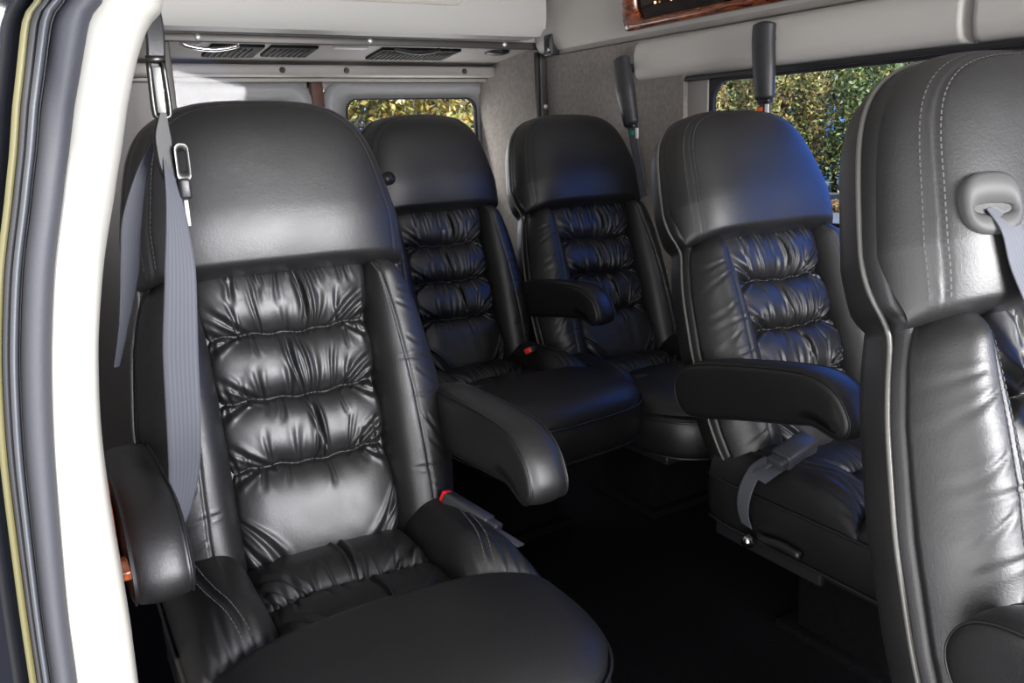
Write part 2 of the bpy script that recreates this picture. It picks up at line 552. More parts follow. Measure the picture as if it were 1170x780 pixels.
br = raw_obj('latch_bracket', [box((1.868, 2.80, 1.480), (0.040, 0.05, 0.075), 0.004), box((1.850, 2.792, 1.480), (0.014, 0.028, 0.05), 0.003)], BLACKPL, auto=True)
tag(br, 'small black bracket on the wall at the upper right corner of the partition', 'bracket')
raw_obj('screw', [tube([(1.846, 2.785, 1.462), (1.840, 2.785, 1.462)], 0.005, 8)], CHROME, br)

# luggage bay behind the partition: lining, beam, rear doors
YD = 3.45
sc_ = YD / 4.1
zz = lambda z: 1.147 + (z - 1.147) * sc_
structure(raw_obj('trim_3', [box((1.0, YD - 0.10, zz(1.478)), (1.9, 0.08, 0.042), 0.012), box((1.0, YD - 0.05, zz(1.443)), (1.9, 0.03, 0.012), 0.003)], mat('beam grey', (0.38, 0.36, 0.33), 0.5), auto=True))
structure(raw_obj('wall_rear', [box((0.27, YD + 0.03, 0.7), (0.6, 0.05, 1.5)), box((1.155, YD + 0.06, 0.7), (0.06, 0.05, 1.45)), box((1.0, YD + 0.05, 1.445), (2.0, 0.03, 0.15)), box((2.06, YD + 0.03, 0.7), (0.07, 0.05, 1.5))], WALLGREY, smooth=False))
structure(raw_obj('trim_4', [box((1.158, YD + 0.02, 0.75), (0.05, 0.03, 1.3), 0.004)], mat('red brown seal', (0.10, 0.035, 0.02), 0.5)))


def rear_door(name, x0, x1, wx0, wx1, wz0, wz1, zt):
    cx = (x0 + x1) / 2
    d = empty(name, (cx, YD, 0.0)); structure(d)
    out = [(a - cx, b) for a, b in rrect(x0, x1, 0.05, zt, 0.07)]
    inn = [(a - cx, b) for a, b in rrect(wx0, wx1, wz0, wz1, 0.05)]
    mid = [(a - cx, b) for a, b in rrect(wx0 - .045, wx1 + .045, wz0 - .04, wz1 + .035, 0.07)]
    mid2 = [(a - cx, b) for a, b in rrect(wx0 - .038, wx1 + .038, wz0 - .034, wz1 + .028, 0.065)]
    def L(p, a): return [(q[0], a, q[1]) for q in p]
    G = [L(out, 0.04), L(out, 0.0), L(mid, 0.0), L(mid2, 0.012), L([(q[0] * .98, q[1]) for q in inn], 0.016), L(inn, 0.04)]
    dp = link('door_panel', grid_mesh('door_panel', np.array(G), close_u=True), mat('rear door grey', (0.34, 0.345, 0.35), 0.45), d)
    raw_obj('window_seal', [ring_solid([(a, b) for a, b in inn], [(a * .975, b * .985 + .015) for a, b in inn], 0.01, 0.034, 1)], DARKTRIM, d)
    raw_obj('pane', [box(((wx0 + wx1) / 2 - cx, 0.045, (wz0 + wz1) / 2), (wx1 - wx0 + .06, 0.004, wz1 - wz0 + .06))], CLEARG, d, smooth=False)
    return d


rear_door('door_1', 0.565, 1.130, 0.66, 1.05, 0.80, zz(1.365) - .02, zz(1.436))
rear_door('door_2', 1.186, 2.02, 1.275, 1.895, 0.80, zz(1.360), zz(1.436))


def bz_(y):
    return 1.47 - (y - 3.2) * 0.10


def fixture_vent(name, x0, x1, y0, y1, label):
    v = raw_obj(name, [box(((x0 + x1) / 2, (y0 + y1) / 2, bz_((y0 + y1) / 2) - .004), (x1 - x0, y1 - y0, 0.012), 0.005, Matrix.Rotation(-0.10, 4, 'X'))], mat('matt black grille', (0.006, 0.006, 0.006), 0.7, spec=0.2), auto=True)
    tag(v, label, 'vent', 'black ceiling grilles in the luggage bay')
    nn = int((x1 - x0) / 0.02)
    for k in range(1, nn):
        raw_obj('slat', [box((x0 + k * 0.02, (y0 + y1) / 2, bz_((y0 + y1) / 2) - .011), (0.004, (y1 - y0) * .8, 0.006), 0, Matrix.Rotation(-0.10, 4, 'X'))], DARKTRIM, v)
    return v


fixture_vent('ceiling_vent', 0.67, 0.85, 3.04, 3.22, 'black slatted ceiling grille just above the nearest seat headrest, left of the row')
fixture_vent('ceiling_vent', 0.87, 1.04, 3.04, 3.20, 'narrow black slatted ceiling grille between the two whitish bay lamps')
fixture_vent('ceiling_vent', 1.28, 1.61, 3.04, 3.22, 'widest black ceiling grille, seen above the window of the right rear door')
for i, (x, y, lab) in enumerate(((0.66, 3.0, 'chrome grab handle on the bay ceiling at the left end of the partition'), (1.40, 2.99, 'dark chrome grab handle on the bay ceiling above the middle rear seat'))):
    g = raw_obj('grab_handle', [tube(spline([(x - .085, y, 1.49), (x - .08, y, 1.474), (x, y, 1.462), (x + .08, y, 1.474), (x + .085, y, 1.49)], 24), 0.007, 8, upv=(0, 1, 0))], CHROME if i == 0 else BLACKPL)
    tag(g, lab, 'grab handle')
for x, w, lab in ((1.15, 0.12, 'flat whitish bay lamp on the low ceiling left of the widest grille'), (0.60, .06, 'small pale bay lamp on the low ceiling behind the near headrest')):
    l = raw_obj('bay_lamp', [box((x, 3.02, 1.482), (w, 0.05, 0.014), 0.005)], mat('lamp cover', (0.6, 0.58, 0.56), 0.4), auto=True)
    tag(l, lab, 'lamp')
sp = raw_obj('round_speaker', [tube([(1.79, 3.08, 1.49), (1.79, 3.08, 1.476), (1.79, 3.08, 1.470)], [0.05, 0.05, 0.03], 24, upv=(0, 1, 0))], BLACKPL)
tag(sp, 'round dark speaker in the bay ceiling near the partition corner', 'speaker')
for x in (0.98, 1.235, 1.76):
    raw = tube([(x, YD - 0.141, zz(1.478)), (x, YD - 0.146, zz(1.478))], [0.012, 0.007], 12)
    tag(raw_obj('trim_clip', [raw], GREYPL), {0.98: 'leftmost grey clip on the cross beam, above the near headrest', 1.235: 'middle grey clip on the cross beam, left of the rear window', 1.76: 'rightmost grey clip on the cross beam, near the partition corner'}[x], 'clip', 'clips along the bay cross beam')

# ------------------------------------------------------------------ door pillar and seals on the left
zc = [1.75, 1.50, 1.256, 1.219, 1.18, 1.132, 1.066, 0.996, 0.925, 0.855, 0.78, 0.71, 0.45, 0.0]
xr = [0.30, 0.215, 0.124, 0.1065, 0.094, 0.0815, 0.0615, 0.047, 0.039, 0.037, 0.038, 0.038, 0.030, 0.0]
xl = [0.255, 0.17, 0.077, 0.066, 0.054, 0.042, 0.024, 0.0115, 0.003, -0.0025, -0.008, -0.0095, -0.018, -0.05]
xs = [0.215, 0.13, 0.040, 0.031, 0.021, 0.011, -0.007, -0.0195, -0.027, -0.0305, -0.034, -0.036, -0.045, -0.075]


def dens(a):
    t = np.linspace(0, len(a) - 1, 70)
    return np.interp(t, np.arange(len(a)), a)


def smooth1(a, k=3):
    for _ in range(k):
        b = a.copy(); b[1:-1] = (a[:-2] + a[1:-1] + a[2:]) / 3; a = b
    return a


Z = dens(zc); XR = smooth1(dens(xr)); XL = smooth1(dens(xl)); XS = smooth1(dens(xs))
secs = []
for z, a, b in zip(Z, XL, XR):
    w = b - a
    secs.append([(a - .004, 0.80, z), (a - .004, 0.728, z), (a + 0.002, 0.722, z), (a + w * .3, 0.720, z), (a + w * .62, 0.720, z), (a + w * .80, 0.7225, z), (a + w * .93, 0.729, z), (b, 0.742, z), (b + .002, 0.76, z), (b + .002, 0.80, z)])
structure(link('trim_5', grid_mesh('trim_5', np.array(secs), close_u=True, caps=True), PILLAR))
ds = empty('door_seal', (-0.02, 0.715, 0.0)); tag(ds, 'ribbed dark grey rubber seal running down the left side of the cream pillar', 'door seal')


def ribbon(name, fa, fb, y, bulge, m, parent):
    secs = []
    for z, a, b in zip(Z, fa, fb):
        row = []
        for k in range(9):
            t = k / 8
            row.append((a + (b - a) * t + 0.02, y - bulge * math.sin(math.pi * t) ** .7 - 0.715, z))
        row += [(b + 0.02, y + 0.03 - 0.715, z), (a + 0.02, y + 0.03 - 0.715, z)]
        secs.append(row)
    return link(name, grid_mesh(name, np.array(secs), close_u=True, caps=True), m, parent)


W_ = XL - XS
ribbon('broad_lip', XL - 0.62 * W_, XL + .001, 0.718, 0.010, RUBBER, ds)
ribbon('groove', XL - 0.70 * W_, XL - 0.60 * W_, 0.722, 0.002, RUBBERDK, ds)
ribbon('thin_lip', XL - 0.86 * W_, XL - 0.69 * W_, 0.716, 0.008, mat('worn seal lip', (0.05, 0.055, 0.065), 0.5), ds)
ribbon('outer_groove', XL - 1.02 * W_, XL - 0.84 * W_, 0.722, 0.003, RUBBERDK, ds)
ob = empty('sliding_door_edge', (-0.06, 0.74, 0.0)); tag(ob, 'glossy black edge of the open sliding door at the far left of the seal', 'vehicle door')
secs = [[(a + 0.06, 0.745 - .74, z), (a + 0.06, 0.80 - .74, z), (a - 0.35 + .06, 0.83 - .74, z), (a - 0.35 + .06, 0.76 - .74, z), (a - 0.10 + .06, 0.735 - .74, z), (a - .02 + .06, 0.728 - .74, z)] for z, a in zip(Z, XS)]
link('painted_panel', grid_mesh('painted_panel', np.array(secs), close_u=True, caps=True), BODY, ob)
secs = [[(a - 0.006 + .06, 0.722 - .74, z), (a - 0.001 + .06, 0.722 - .74, z), (a - .001 + .06, 0.735 - .74, z), (a - .006 + .06, .735 - .74, z)] for z, a in zip(Z, XS)]
link('reflection_strip', grid_mesh('reflection_strip', np.array(secs), close_u=True, caps=True), mat('painted reflection', (0.06, 0.055, 0.02), 0.5), ob)  # tree reflection on the door edge, painted as a thin olive strip
# wood side cabinet edge between pillar and near seat
wc = raw_obj('wood_side_panel', [box((0.046, 1.20, 0.73), (0.020, 0.28, 0.34), 0.004)], WOOD, auto=True)
tag(wc, 'dark reddish wood side panel low between the cream pillar and the nearest seat', 'side panel')
raw_obj('ledge', [box((0.054, 1.08, 0.64), (0.022, 0.05, 0.012), 0.002)], WOOD, wc)

# ------------------------------------------------------------------ the captain's seat
REC = math.radians(17.8); Z0 = 0.42
sR, cR = math.sin(REC), math.cos(REC)


def B(x, s, h):
    x, s, h = np.broadcast_arrays(np.asarray(x, float), np.asarray(s, float), np.asarray(h, float))
    return np.stack([x, s * sR - h * cR, Z0 + s * cR + h * sR], -1)


rng = np.random.RandomState(7)


def fold_field(X, Y, folds):
    """sum of creases: (x0,y0,x1,y1,width,depth,decay)"""
    H = np.zeros_like(X)
    for x0, y0, x1, y1, w, d, dec in folds:
        dx, dy = x1 - x0, y1 - y0
        L = math.hypot(dx, dy)
        if L < 1e-6: continue
        t = ((X - x0) * dx + (Y - y0) * dy) / L / L
        q = ((X - x0) * -dy + (Y - y0) * dx) / L + 0.12 * L * np.sin(t * 3.1) * (1 if (x0 * 1e3) % 2 < 1 else -1) * .4
        tt = np.clip(t, 0, 1)
        amp = (1 - tt) ** dec * np.clip((t + 0.12) / 0.12, 0, 1) * np.clip((1.0 - t) / 0.3, 0, 1)
        ww = w * (0.6 + 0.9 * tt)
        H += d * amp * (-np.exp(-(q / ww) ** 2) + 0.55 * np.exp(-((np.abs(q) - 1.9 * ww) / (1.1 * ww)) ** 2))
    return H


def nz(X, Y, f, seed):
    r = np.random.RandomState(seed); H = 0
    for k in range(5):
        a = r.rand() * 6.28; p = r.rand() * 6.28; ff = f * (0.6 + r.rand())
        H = H + np.sin((X * math.cos(a) + Y * math.sin(a)) * ff + p)
    return H / 5


SEAMS = [0.404, 0.284, 0.161]
SB, ST = -0.04, 0.535
HWP = 0.150


def panel_hw(s):
    return np.interp(s, [-.05, 0.30, 0.41, 0.54], [HWP, HWP + .002, HWP + .006, HWP + .020])


def center_surface(side_res=150, v_res=330):
    u = np.linspace(-1, 1, side_res); s = np.linspace(SB, ST, v_res)
    U, Sg = np.meshgrid(u, s)
    b = [ST] + SEAMS + [SB]
    wav = 0.0035 * np.sin(U * 4 + 1) + 0.0018 * np.sin(U * 17 + Sg * 30)
    Sw = Sg + wav * np.clip((Sg - SB) / .05, 0, 1)
    bul = np.zeros_like(Sg); hw = np.full_like(Sg, HWP)
    for i in range(4):
        hi, lo = b[i], b[i + 1]
        w = np.clip((Sw - lo) / (hi - lo), 0, 1); t = np.abs(2 * w - 1)
        inside = (Sw <= hi) & (Sw > lo)
        p = 2.6 if i < 3 else 3.4
        amp = [0.036, 0.038, 0.038, 0.045][i]
        # sag: fuller towards the bottom of each roll
        bb = amp * (1 - t ** p) ** 0.62 * (1 + 0.18 * (0.5 - w))
        bul = np.where(inside, bb, bul)
        hw = np.where(inside, panel_hw(Sg) + 0.010 * (1 - t ** 2) - 0.004 - (0.03 * np.clip(1 - w / .22, 0, 1) ** 2 if i == 3 else 0), hw)
    edge = (1 - np.abs(U) ** 4.5) ** 0.6
    X = U * hw
    folds = []
    for i, sm in enumerate(SEAMS):
        up_h = b[i] - sm; dn_h = sm - b[i + 2]
        for k in range(8):                               # gathers above the seam
            x = -0.135 + 0.27 * (k + rng.uniform(-.4, .4)) / 7
            L = up_h * rng.uniform(0.35, 0.95)
            folds.append((x, sm, x + x * 2.0 * L + rng.uniform(-.012, .012), sm + L, rng.uniform(.0028, .0055), rng.uniform(.0030, .0062), 0.8))
        for k in range(6):                               # shorter ones below it
            x = -0.135 + 0.27 * (k + rng.uniform(-.4, .4)) / 5
            L = min(dn_h, 0.12) * rng.uniform(0.25, 0.6)
            folds.append((x, sm, x + x * 1.6 * L + rng.uniform(-.010, .010), sm - L, rng.uniform(.0028, .005), rng.uniform(.002, .0048), 0.9))
        for sg in (-1, 1):                               # long pulls out to the corners
            for q in range(3):
                folds.append((sg * (0.075 + .022 * q), sm, sg * 0.160, sm + up_h * (0.52 - .17 * q), .0055, .0062, 0.25))
            folds.append((sg * 0.100, sm, sg * 0.158, sm - 0.030, .005, .0045, 0.3))
    for sg in (-1, 1):
        folds.append((sg * 0.145, 0.075, sg * 0.075, -0.03, .006, .0065, 0.1))
        folds.append((sg * 0.150, 0.045, sg * 0.10, -0.03, .005, .005, 0.1))
    for i, (hi, lo) in enumerate(zip(b[:3], b[1:4])):    # loose tuck in the middle of each roll
        x = [0.030, 0.005, 0.022][i]
        folds.append((x, lo, x - 0.018, hi, .0035, .0085, 0.05))
        folds.append((x + .011, lo, x - 0.005, hi, .0028, .005, 0.1))
    for k in range(10):
        x = -0.12 + .24 * k / 9 + rng.uniform(-.01, .01)
        folds.append((x, ST - .01, x + rng.uniform(-.01, .015), ST - 0.05 - rng.uniform(0, .05), .004, .003, .7))
    F = fold_field(X, Sg, folds)
    F = 1.15 * F + 0.0006 * nz(X, Sg, 100, 3) + 0.0022 * nz(X, Sg, 40, 4)
    env = np.clip(bul / 0.03, 0, 1) ** 0.5 * np.clip((1 - np.abs(U)) / 0.06, 0, 1)
    h = 0.012 + bul * (0.25 + 0.75 * edge) * np.clip((1 - np.abs(U)) / 0.02 + .3, 0, 1) + F * env
    h = h - 0.035 * (np.abs(U) ** 30)
    return B(X, Sg, h)


def bolster_h(sgn, X01, s):
    """height over the back plane for a bolster; X01 0 inner .. 1 outer"""
    t = X01
    prof = np.where(t < 0.42, (1 - (1 - t / 0.42) ** 2.4) ** 0.55, (1 - ((t - 0.42) / 0.58) ** 2.2) ** 0.75)
    top = np.clip((0.533 - s) / 0.05, 0, 1); top = (1 - (1 - top) ** 2.2) ** 0.6
    bot = np.clip((s + 0.045) / 0.06, 0, 1) ** 0.5
    wide = 0.074 + 0.012 * np.sin(np.clip(s / .5, 0, 1) * np.pi)
    return wide * prof * top * bot


def outer_w(s):
    return np.interp(s, [-0.06, -0.03, 0.016, 0.08, 0.141, 0.27, 0.40, 0.46, 0.50, 0.54], [0.225, 0.25, 0.277, 0.287, 0.290, 0.286, 0.268, 0.253, 0.238, 0.222])


def bolster_surface(sgn, nu=60, nv=170):
    u = np.linspace(0, 1, nu); s = np.linspace(-0.045, 0.533, nv)
    U, Sg = np.meshgrid(u, s)
    inn = panel_hw(Sg) - 0.008
    ow = outer_w(Sg)
    k = np.clip((0.533 - Sg) / 0.06, 0, 1); k = np.sqrt(np.clip(1 - (1 - k) ** 2, 0, 1))
    ow2 = inn + (ow - inn) * (0.45 + 0.55 * k)
    X = inn + (ow2 - inn) * U
    h = bolster_h(sgn, U, Sg)
    us = 0.60 + 0.0 * Sg
    h = h - 0.0035 * np.exp(-((X - (inn + (ow - inn) * seam_u(Sg))) / 0.0028) ** 2) * np.clip(h / .03, 0, 1)
    r = np.random.RandomState(11)
    folds = [(0.205 + r.uniform(-.02, .02), q + r.uniform(-.02, .02), 0.275, q - .05 + r.uniform(-.03, .03), .005, .0016, .5) for q in np.linspace(0.03, 0.45, 12)]
    h = h + fold_field(X, Sg, folds) * np.clip(h / .03, 0, 1) + 0.0012 * nz(X, Sg, 60, 9)
    return B(sgn * X, Sg, h)


def seam_u(s):
    return np.interp(s, [-.05, 0.1, 0.3, 0.42, 0.49, 0.53], [0.52, 0.44, 0.39, 0.34, 0.26, 0.14])


HRC, HRW, HRH = 0.600, 0.256, 0.242
EX, ET, TA = 3.0, 5.4, 0.19


def hr_hw(s):
    t = np.clip((s - HRC) / HRH, 0, 1)
    a = HRW * (1 - TA * t) * np.clip(1 - t ** ET, 0, 1) ** (1 / EX)
    lo = np.clip((HRC - s) / 0.09, 0, 1)
    return a - 0.012 * lo ** 2.5


def hr_h(X, s):
    t = np.clip((s - HRC) / HRH, 0, 1)
    q = np.clip((np.abs(X) / (HRW * (1 - TA * t))) ** (EX + .1) + t ** ET, 0, 1)
    crown = (1 - q ** 1.35) ** 0.62
    b = np.clip((s - 0.508) / 0.115, 0, 1); bot = 0.76 * (1 - (1 - np.clip(b * 4.0, 0, 1)) ** 2.2) ** 0.5 + 0.24 * (1 - (1 - b) ** 2.0)
    body = 0.098 * crown * bot * (1 - 0.22 * np.clip((s - .62) / .22, 0, 1) ** 1.4)
    return body


def headrest_surface(nu=110, nv=110):
    u = np.sin(np.linspace(-1, 1, nu) * np.pi / 2)
    v = np.concatenate([np.linspace(0.508, HRC, nv // 2, endpoint=False), HRC + HRH * np.sin(np.linspace(0, 1, nv - nv // 2) * np.pi / 2)])
    U, Sg = np.meshgrid(u, v)
    X = U * hr_hw(Sg)
    h = hr_h(X, Sg)
    t = np.clip((Sg - HRC) / HRH, 0, 1)
    rr = ((np.abs(X) / (HRW * (1 - TA * t))) ** EX + t ** ET) ** (1 / 4.0)
    h = h - 0.0032 * np.exp(-((rr - 0.892) / 0.009) ** 2) * np.clip(h / .02, 0, 1) - 0.0016 * np.exp(-((rr - 0.920) / 0.007) ** 2) * np.clip(h / .02, 0, 1)
    h = h + 0.0016 * nz(X, Sg, 22, 21) * np.clip(h / .03, 0, 1)
    return B(X, Sg, h)


def ring_points(r=0.887):
    out = []
    for s in np.linspace(0.53, HRC, 12, endpoint=False):
        out.append((-HRW * r ** (4.0 / EX), s))
    for a in np.linspace(0, np.pi, 90):
        cx, sx = math.cos(a), math.sin(a)
        t = sx ** (2 / ET) * (r ** (4.0 / ET)); x = -np.sign(cx) * (max(0, 1 - sx ** 2)) ** (1 / EX) * r ** (4.0 / EX) * (1 - TA * t)
        out.append((x * HRW, HRC + HRH * t))
    for s in np.linspace(HRC, 0.53, 12)[1:]:
        out.append((HRW * r ** (4.0 / EX), s))
    return np.array(out)


def dashes(P, N, step=0.0085, ln=0.0052, r=0.0008):
    """row of thread dashes along points P with normals N"""
    P = np.asarray(P); N = np.asarray(N)
    d = np.concatenate([[0], np.cumsum(np.linalg.norm(np.diff(P, axis=0), axis=1))])
    out = []
    for q in np.arange(step, d[-1] - step, step):
        a = np.array([np.interp(q, d, P[:, k]) for k in range(3)]); b = np.array([np.interp(q + ln, d, P[:, k]) for k in range(3)])
        n = np.array([np.interp(q, d, N[:, k]) for k in range(3)])
        t = b - a; t /= np.linalg.norm(t) + 1e-9; sd_ = np.cross(t, n); sd_ /= np.linalg.norm(sd_) + 1e-9
        pts = [a - n * .0006, a + n * r * 1.2, b + n * r * 1.2, b - n * .0006]
        V = [p + sd_ * r * k for p in pts for k in (-1, 1)]
        out.append((V, [(0, 1, 3, 2), (2, 3, 5, 4), (4, 5, 7, 6)]))
    return out


def outline_back(off=0.0, n=160):
    """closed outline of the whole back in (x, s)"""
    pts = []
    for s in np.linspace(-0.05, 0.515, 46):
        pts.append((outer_w(s) + off, s))
    pts.append((hr_hw(0.53) - .006 + off, 0.527))
    for s in np.linspace(0.54, HRC, 8, endpoint=False):
        pts.append((hr_hw(s) + off, s))
    for a in np.linspace(0, np.pi, 61):
        sx = math.sin(a); cx = math.cos(a)
        t = sx ** (2 / ET); x = np.sign(cx) * (max(0.0, 1 - sx ** 2)) ** (1 / EX)
        pts.append((x * (HRW + off) * (1 - TA * t), HRC + (HRH + off) * t))
    for s in np.linspace(0.54, HRC, 8, endpoint=False)[::-1]:
        pts.append((-hr_hw(s) - off, s))
    pts.append((-hr_hw(0.53) + .006 - off, 0.527))
    for s in np.linspace(0.515, -0.05, 46):
        pts.append((-outer_w(s) - off, s))
    return np.array(pts)


def shell_raw():
    L = []
    o0 = outline_back(0)
    c = np.array([0, 0.38])
    for h, k in ((0.010, 0.90), (0.006, 0.978), (0.0, 0.996), (-0.02, 1.003), (-0.035, 0.998), (-0.055, 0.985), (-0.068, 0.965), (-0.078, 0.93), (-0.082, 0.86)):
        p = c + (o0 - c) * np.array([k, 1 - (1 - k) * .55])
        L.append(B(p[:, 0], p[:, 1], h))
    return rings(L)


# ---- cushion helpers (x, y, z), y negative = forward
CW = 0.292
CF, CD = -0.40, 0.235


def cush_outline(off=0.0, n=40):
    pts = []
    for y in np.linspace(0.06, CF, 20, endpoint=False):
        pts.append((CW - 0.012 * np.clip((y) / .06, 0, 1) + off, y))
    for a in np.linspace(0, np.pi, 50):
        cx, sx = math.cos(a), math.sin(a)
        pts.append((np.sign(cx) * abs(cx) ** (2 / 3.6) * (CW + off), CF - (CD + off) * sx ** (2 / 2.6)))
    for y in np.linspace(CF, 0.06, 21)[1:]:
        pts.append((-(CW - 0.012 * np.clip((y) / .06, 0, 1)) - off, y))
    return np.array(pts)


def cushion_body_raw():
    o0 = cush_outline(); c = np.array([0, -0.28]); L = []
    for z, k in ((0.405, .90), (0.402, 0.975), (0.392, 1.0), (0.35, 1.012), (0.31, 1.008), (0.285, .985), (0.275, .93)):
        p = c + (o0 - c) * k
        L.append([(x, y, z) for x, y in p])
    return rings(L)


def front_edge_y(x):
    """back seam of the front pad, bowed forward at the sides"""
    return -0.285 - 0.055 * (np.abs(x) / CW) ** 2.2


def front_pad_surface(nu=110, nv=70):
    u = np.sin(np.linspace(-1, 1, nu) * np.pi / 2); v = np.linspace(0, 1, nv)
    U, V = np.meshgrid(u, v)
    # limits: rear seam to front outline
    Xn = U
    xx = Xn * CW
    yb = front_edge_y(xx)
    yf = CF - CD * np.clip(1 - np.abs(Xn) ** 3.6, 0, 1) ** (1 / 2.6)
    Vs = np.sin(V * np.pi / 2)
    Y = yb + (yf - yb) * Vs
    X = xx
    q = np.clip(np.abs(Xn) ** 3.0 * 1.0, 0, 1)
    fy = np.clip((CF - Y) / CD, 0, 1)
    rr = np.clip(np.abs(Xn) ** 3.8 + fy ** 3.0, 0, 1)
    crown = (1 - rr ** 1.5) ** 0.55
    back = np.clip((yb - Y) / 0.035, 0, 1); back = (1 - (1 - back) ** 2.2) ** 0.6
    z = 0.392 + 0.062 * crown * (0.25 + .75 * back) + 0.0012 * nz(X, Y, 30, 5)
    z = z - 0.012 * (1 - back) ** 2
    return np.stack([X, Y, z], -1)


def cushion_bolster_surface(sgn, nu=50, nv=70):
    u = np.linspace(0, 1, nu); v = np.linspace(0, 1, nv)
    U, V = np.meshgrid(u, v)
    yr = 0.05
    X = 0.148 + (CW - 0.148) * U
    yf = front_edge_y(X) - 0.004
    Y = yr + (yf - yr) * V
    prof = np.where(U < 0.40, (1 - (1 - U / 0.40) ** 2.2) ** 0.55, (1 - ((U - 0.40) / 0.60) ** 2.4) ** 0.6)
    fr = np.clip((1 - V) / 0.30, 0, 1); fr = (1 - (1 - fr) ** 2.2) ** 0.6
    z = 0.392 + 0.085 * prof * (0.12 + 0.88 * fr)
    xs_ = 0.148 + (CW - 0.148) * (0.70 - 0.35 * V ** 2)
    z = z - 0.0035 * np.exp(-((X - xs_) / 0.003) ** 2) * np.clip((z - .392) / .02, 0, 1)
    r = np.random.RandomState(5)
    folds = [(0.17 + .02 * k, -0.325, 0.165 + .022 * k, -0.22 + r.uniform(-.03, .03), .005, .0028, .6) for k in range(6)]
    z = z + fold_field(X, Y, folds) * prof + 0.0012 * nz(X, Y, 60, 14)
    return np.stack([sgn * X, Y, z], -1)


def cushion_center_surface(nu=130, nv=150):
    u = np.linspace(-1, 1, nu); v = np.linspace(0, 1, nv)
    U, V = np.meshgrid(u, v)
    X = U * 0.152
    yr = 0.0; yf = front_edge_y(X) - 0.004
    Y = yr + (yf - yr) * V
    seam = 0.56 + 0.015 * np.sin(U * 5)
    w = np.where(V < seam, V / seam, (V - seam) / (1 - seam)); t = np.abs(2 * w - 1)
    bul = np.where(V < seam, 0.040, 0.032) * (1 - t ** 2.6) ** 0.6
    edge = (1 - np.abs(U) ** 4.5) ** 0.6
    folds = []
    r = np.random.RandomState(3)
    ys = -0.165
    for k in range(11):
        x = -0.135 + .27 * (k + r.uniform(-.3, .3)) / 10
        L = r.uniform(.04, .11)
        folds.append((x, ys, x * 1.1 + r.uniform(-.01, .01), ys + L, r.uniform(.003, .0055), r.uniform(.003, .006), .8))
        L = r.uniform(.03, .09)
        folds.append((x, ys, x * 1.05 + r.uniform(-.012, .012), ys - L, r.uniform(.003, .0055), r.uniform(.003, .006), .8))
    for sg in (-1, 1):
        for q in range(3):
            folds.append((sg * (0.07 + .025 * q), ys, sg * .155, ys + .08 - .025 * q, .006, .006, .2))
            folds.append((sg * (0.07 + .025 * q), -0.295, sg * .155, -0.295 + .07 - .02 * q, .006, .005, .2))
    folds.append((0.01, ys, 0.0, 0.0, .004, .008, .05)); folds.append((0.03, -.29, 0.015, ys, .004, .007, .05))
    F = fold_field(X, Y, folds) + 0.0016 * nz(X, Y, 90, 8)
    env = np.clip(bul / .025, 0, 1) ** .5 * np.clip((1 - np.abs(U)) / .06, 0, 1)
    z = 0.398 + bul * (0.25 + .75 * edge) + F * env
    return np.stack([X, Y, z], -1)


def surf_path(P, idx_fn):
    """P grid (n,m,3), idx_fn(i)-> column position (0..1) -> sampled path and normals"""
    n, m = P.shape[:2]
    du = np.gradient(P, axis=1); dv = np.gradient(P, axis=0); N = np.cross(du, dv); N /= np.linalg.norm(N, axis=2)[..., None] + 1e-12
    path = []; nn = []
    for i in range(n):
        f = idx_fn(i / (n - 1)) * (m - 1); a = int(min(max(f, 0), m - 2)); t = f - a
        path.append(P[i, a] * (1 - t) + P[i, a + 1] * t); nn.append(N[i, a] * (1 - t) + N[i, a + 1] * t)
    return np.array(path), np.array(nn)


def fix_normals(N, ref):
    s = np.sign((N * ref).sum(1)); s[s == 0] = 1
    return N * s[:, None]


def seam_stitch(P, fn_list, ref, lo=0.02, hi=0.98):
    out = []
    for fn in fn_list:
        path, nn = surf_path(P, fn)
        nn = fix_normals(nn, np.array(ref)[None])
        a, b = int(len(path) * lo), int(len(path) * hi)
        out += dashes(path[a:b] + nn[a:b] * 0.0005, nn[a:b])
    return out


MESH = {}


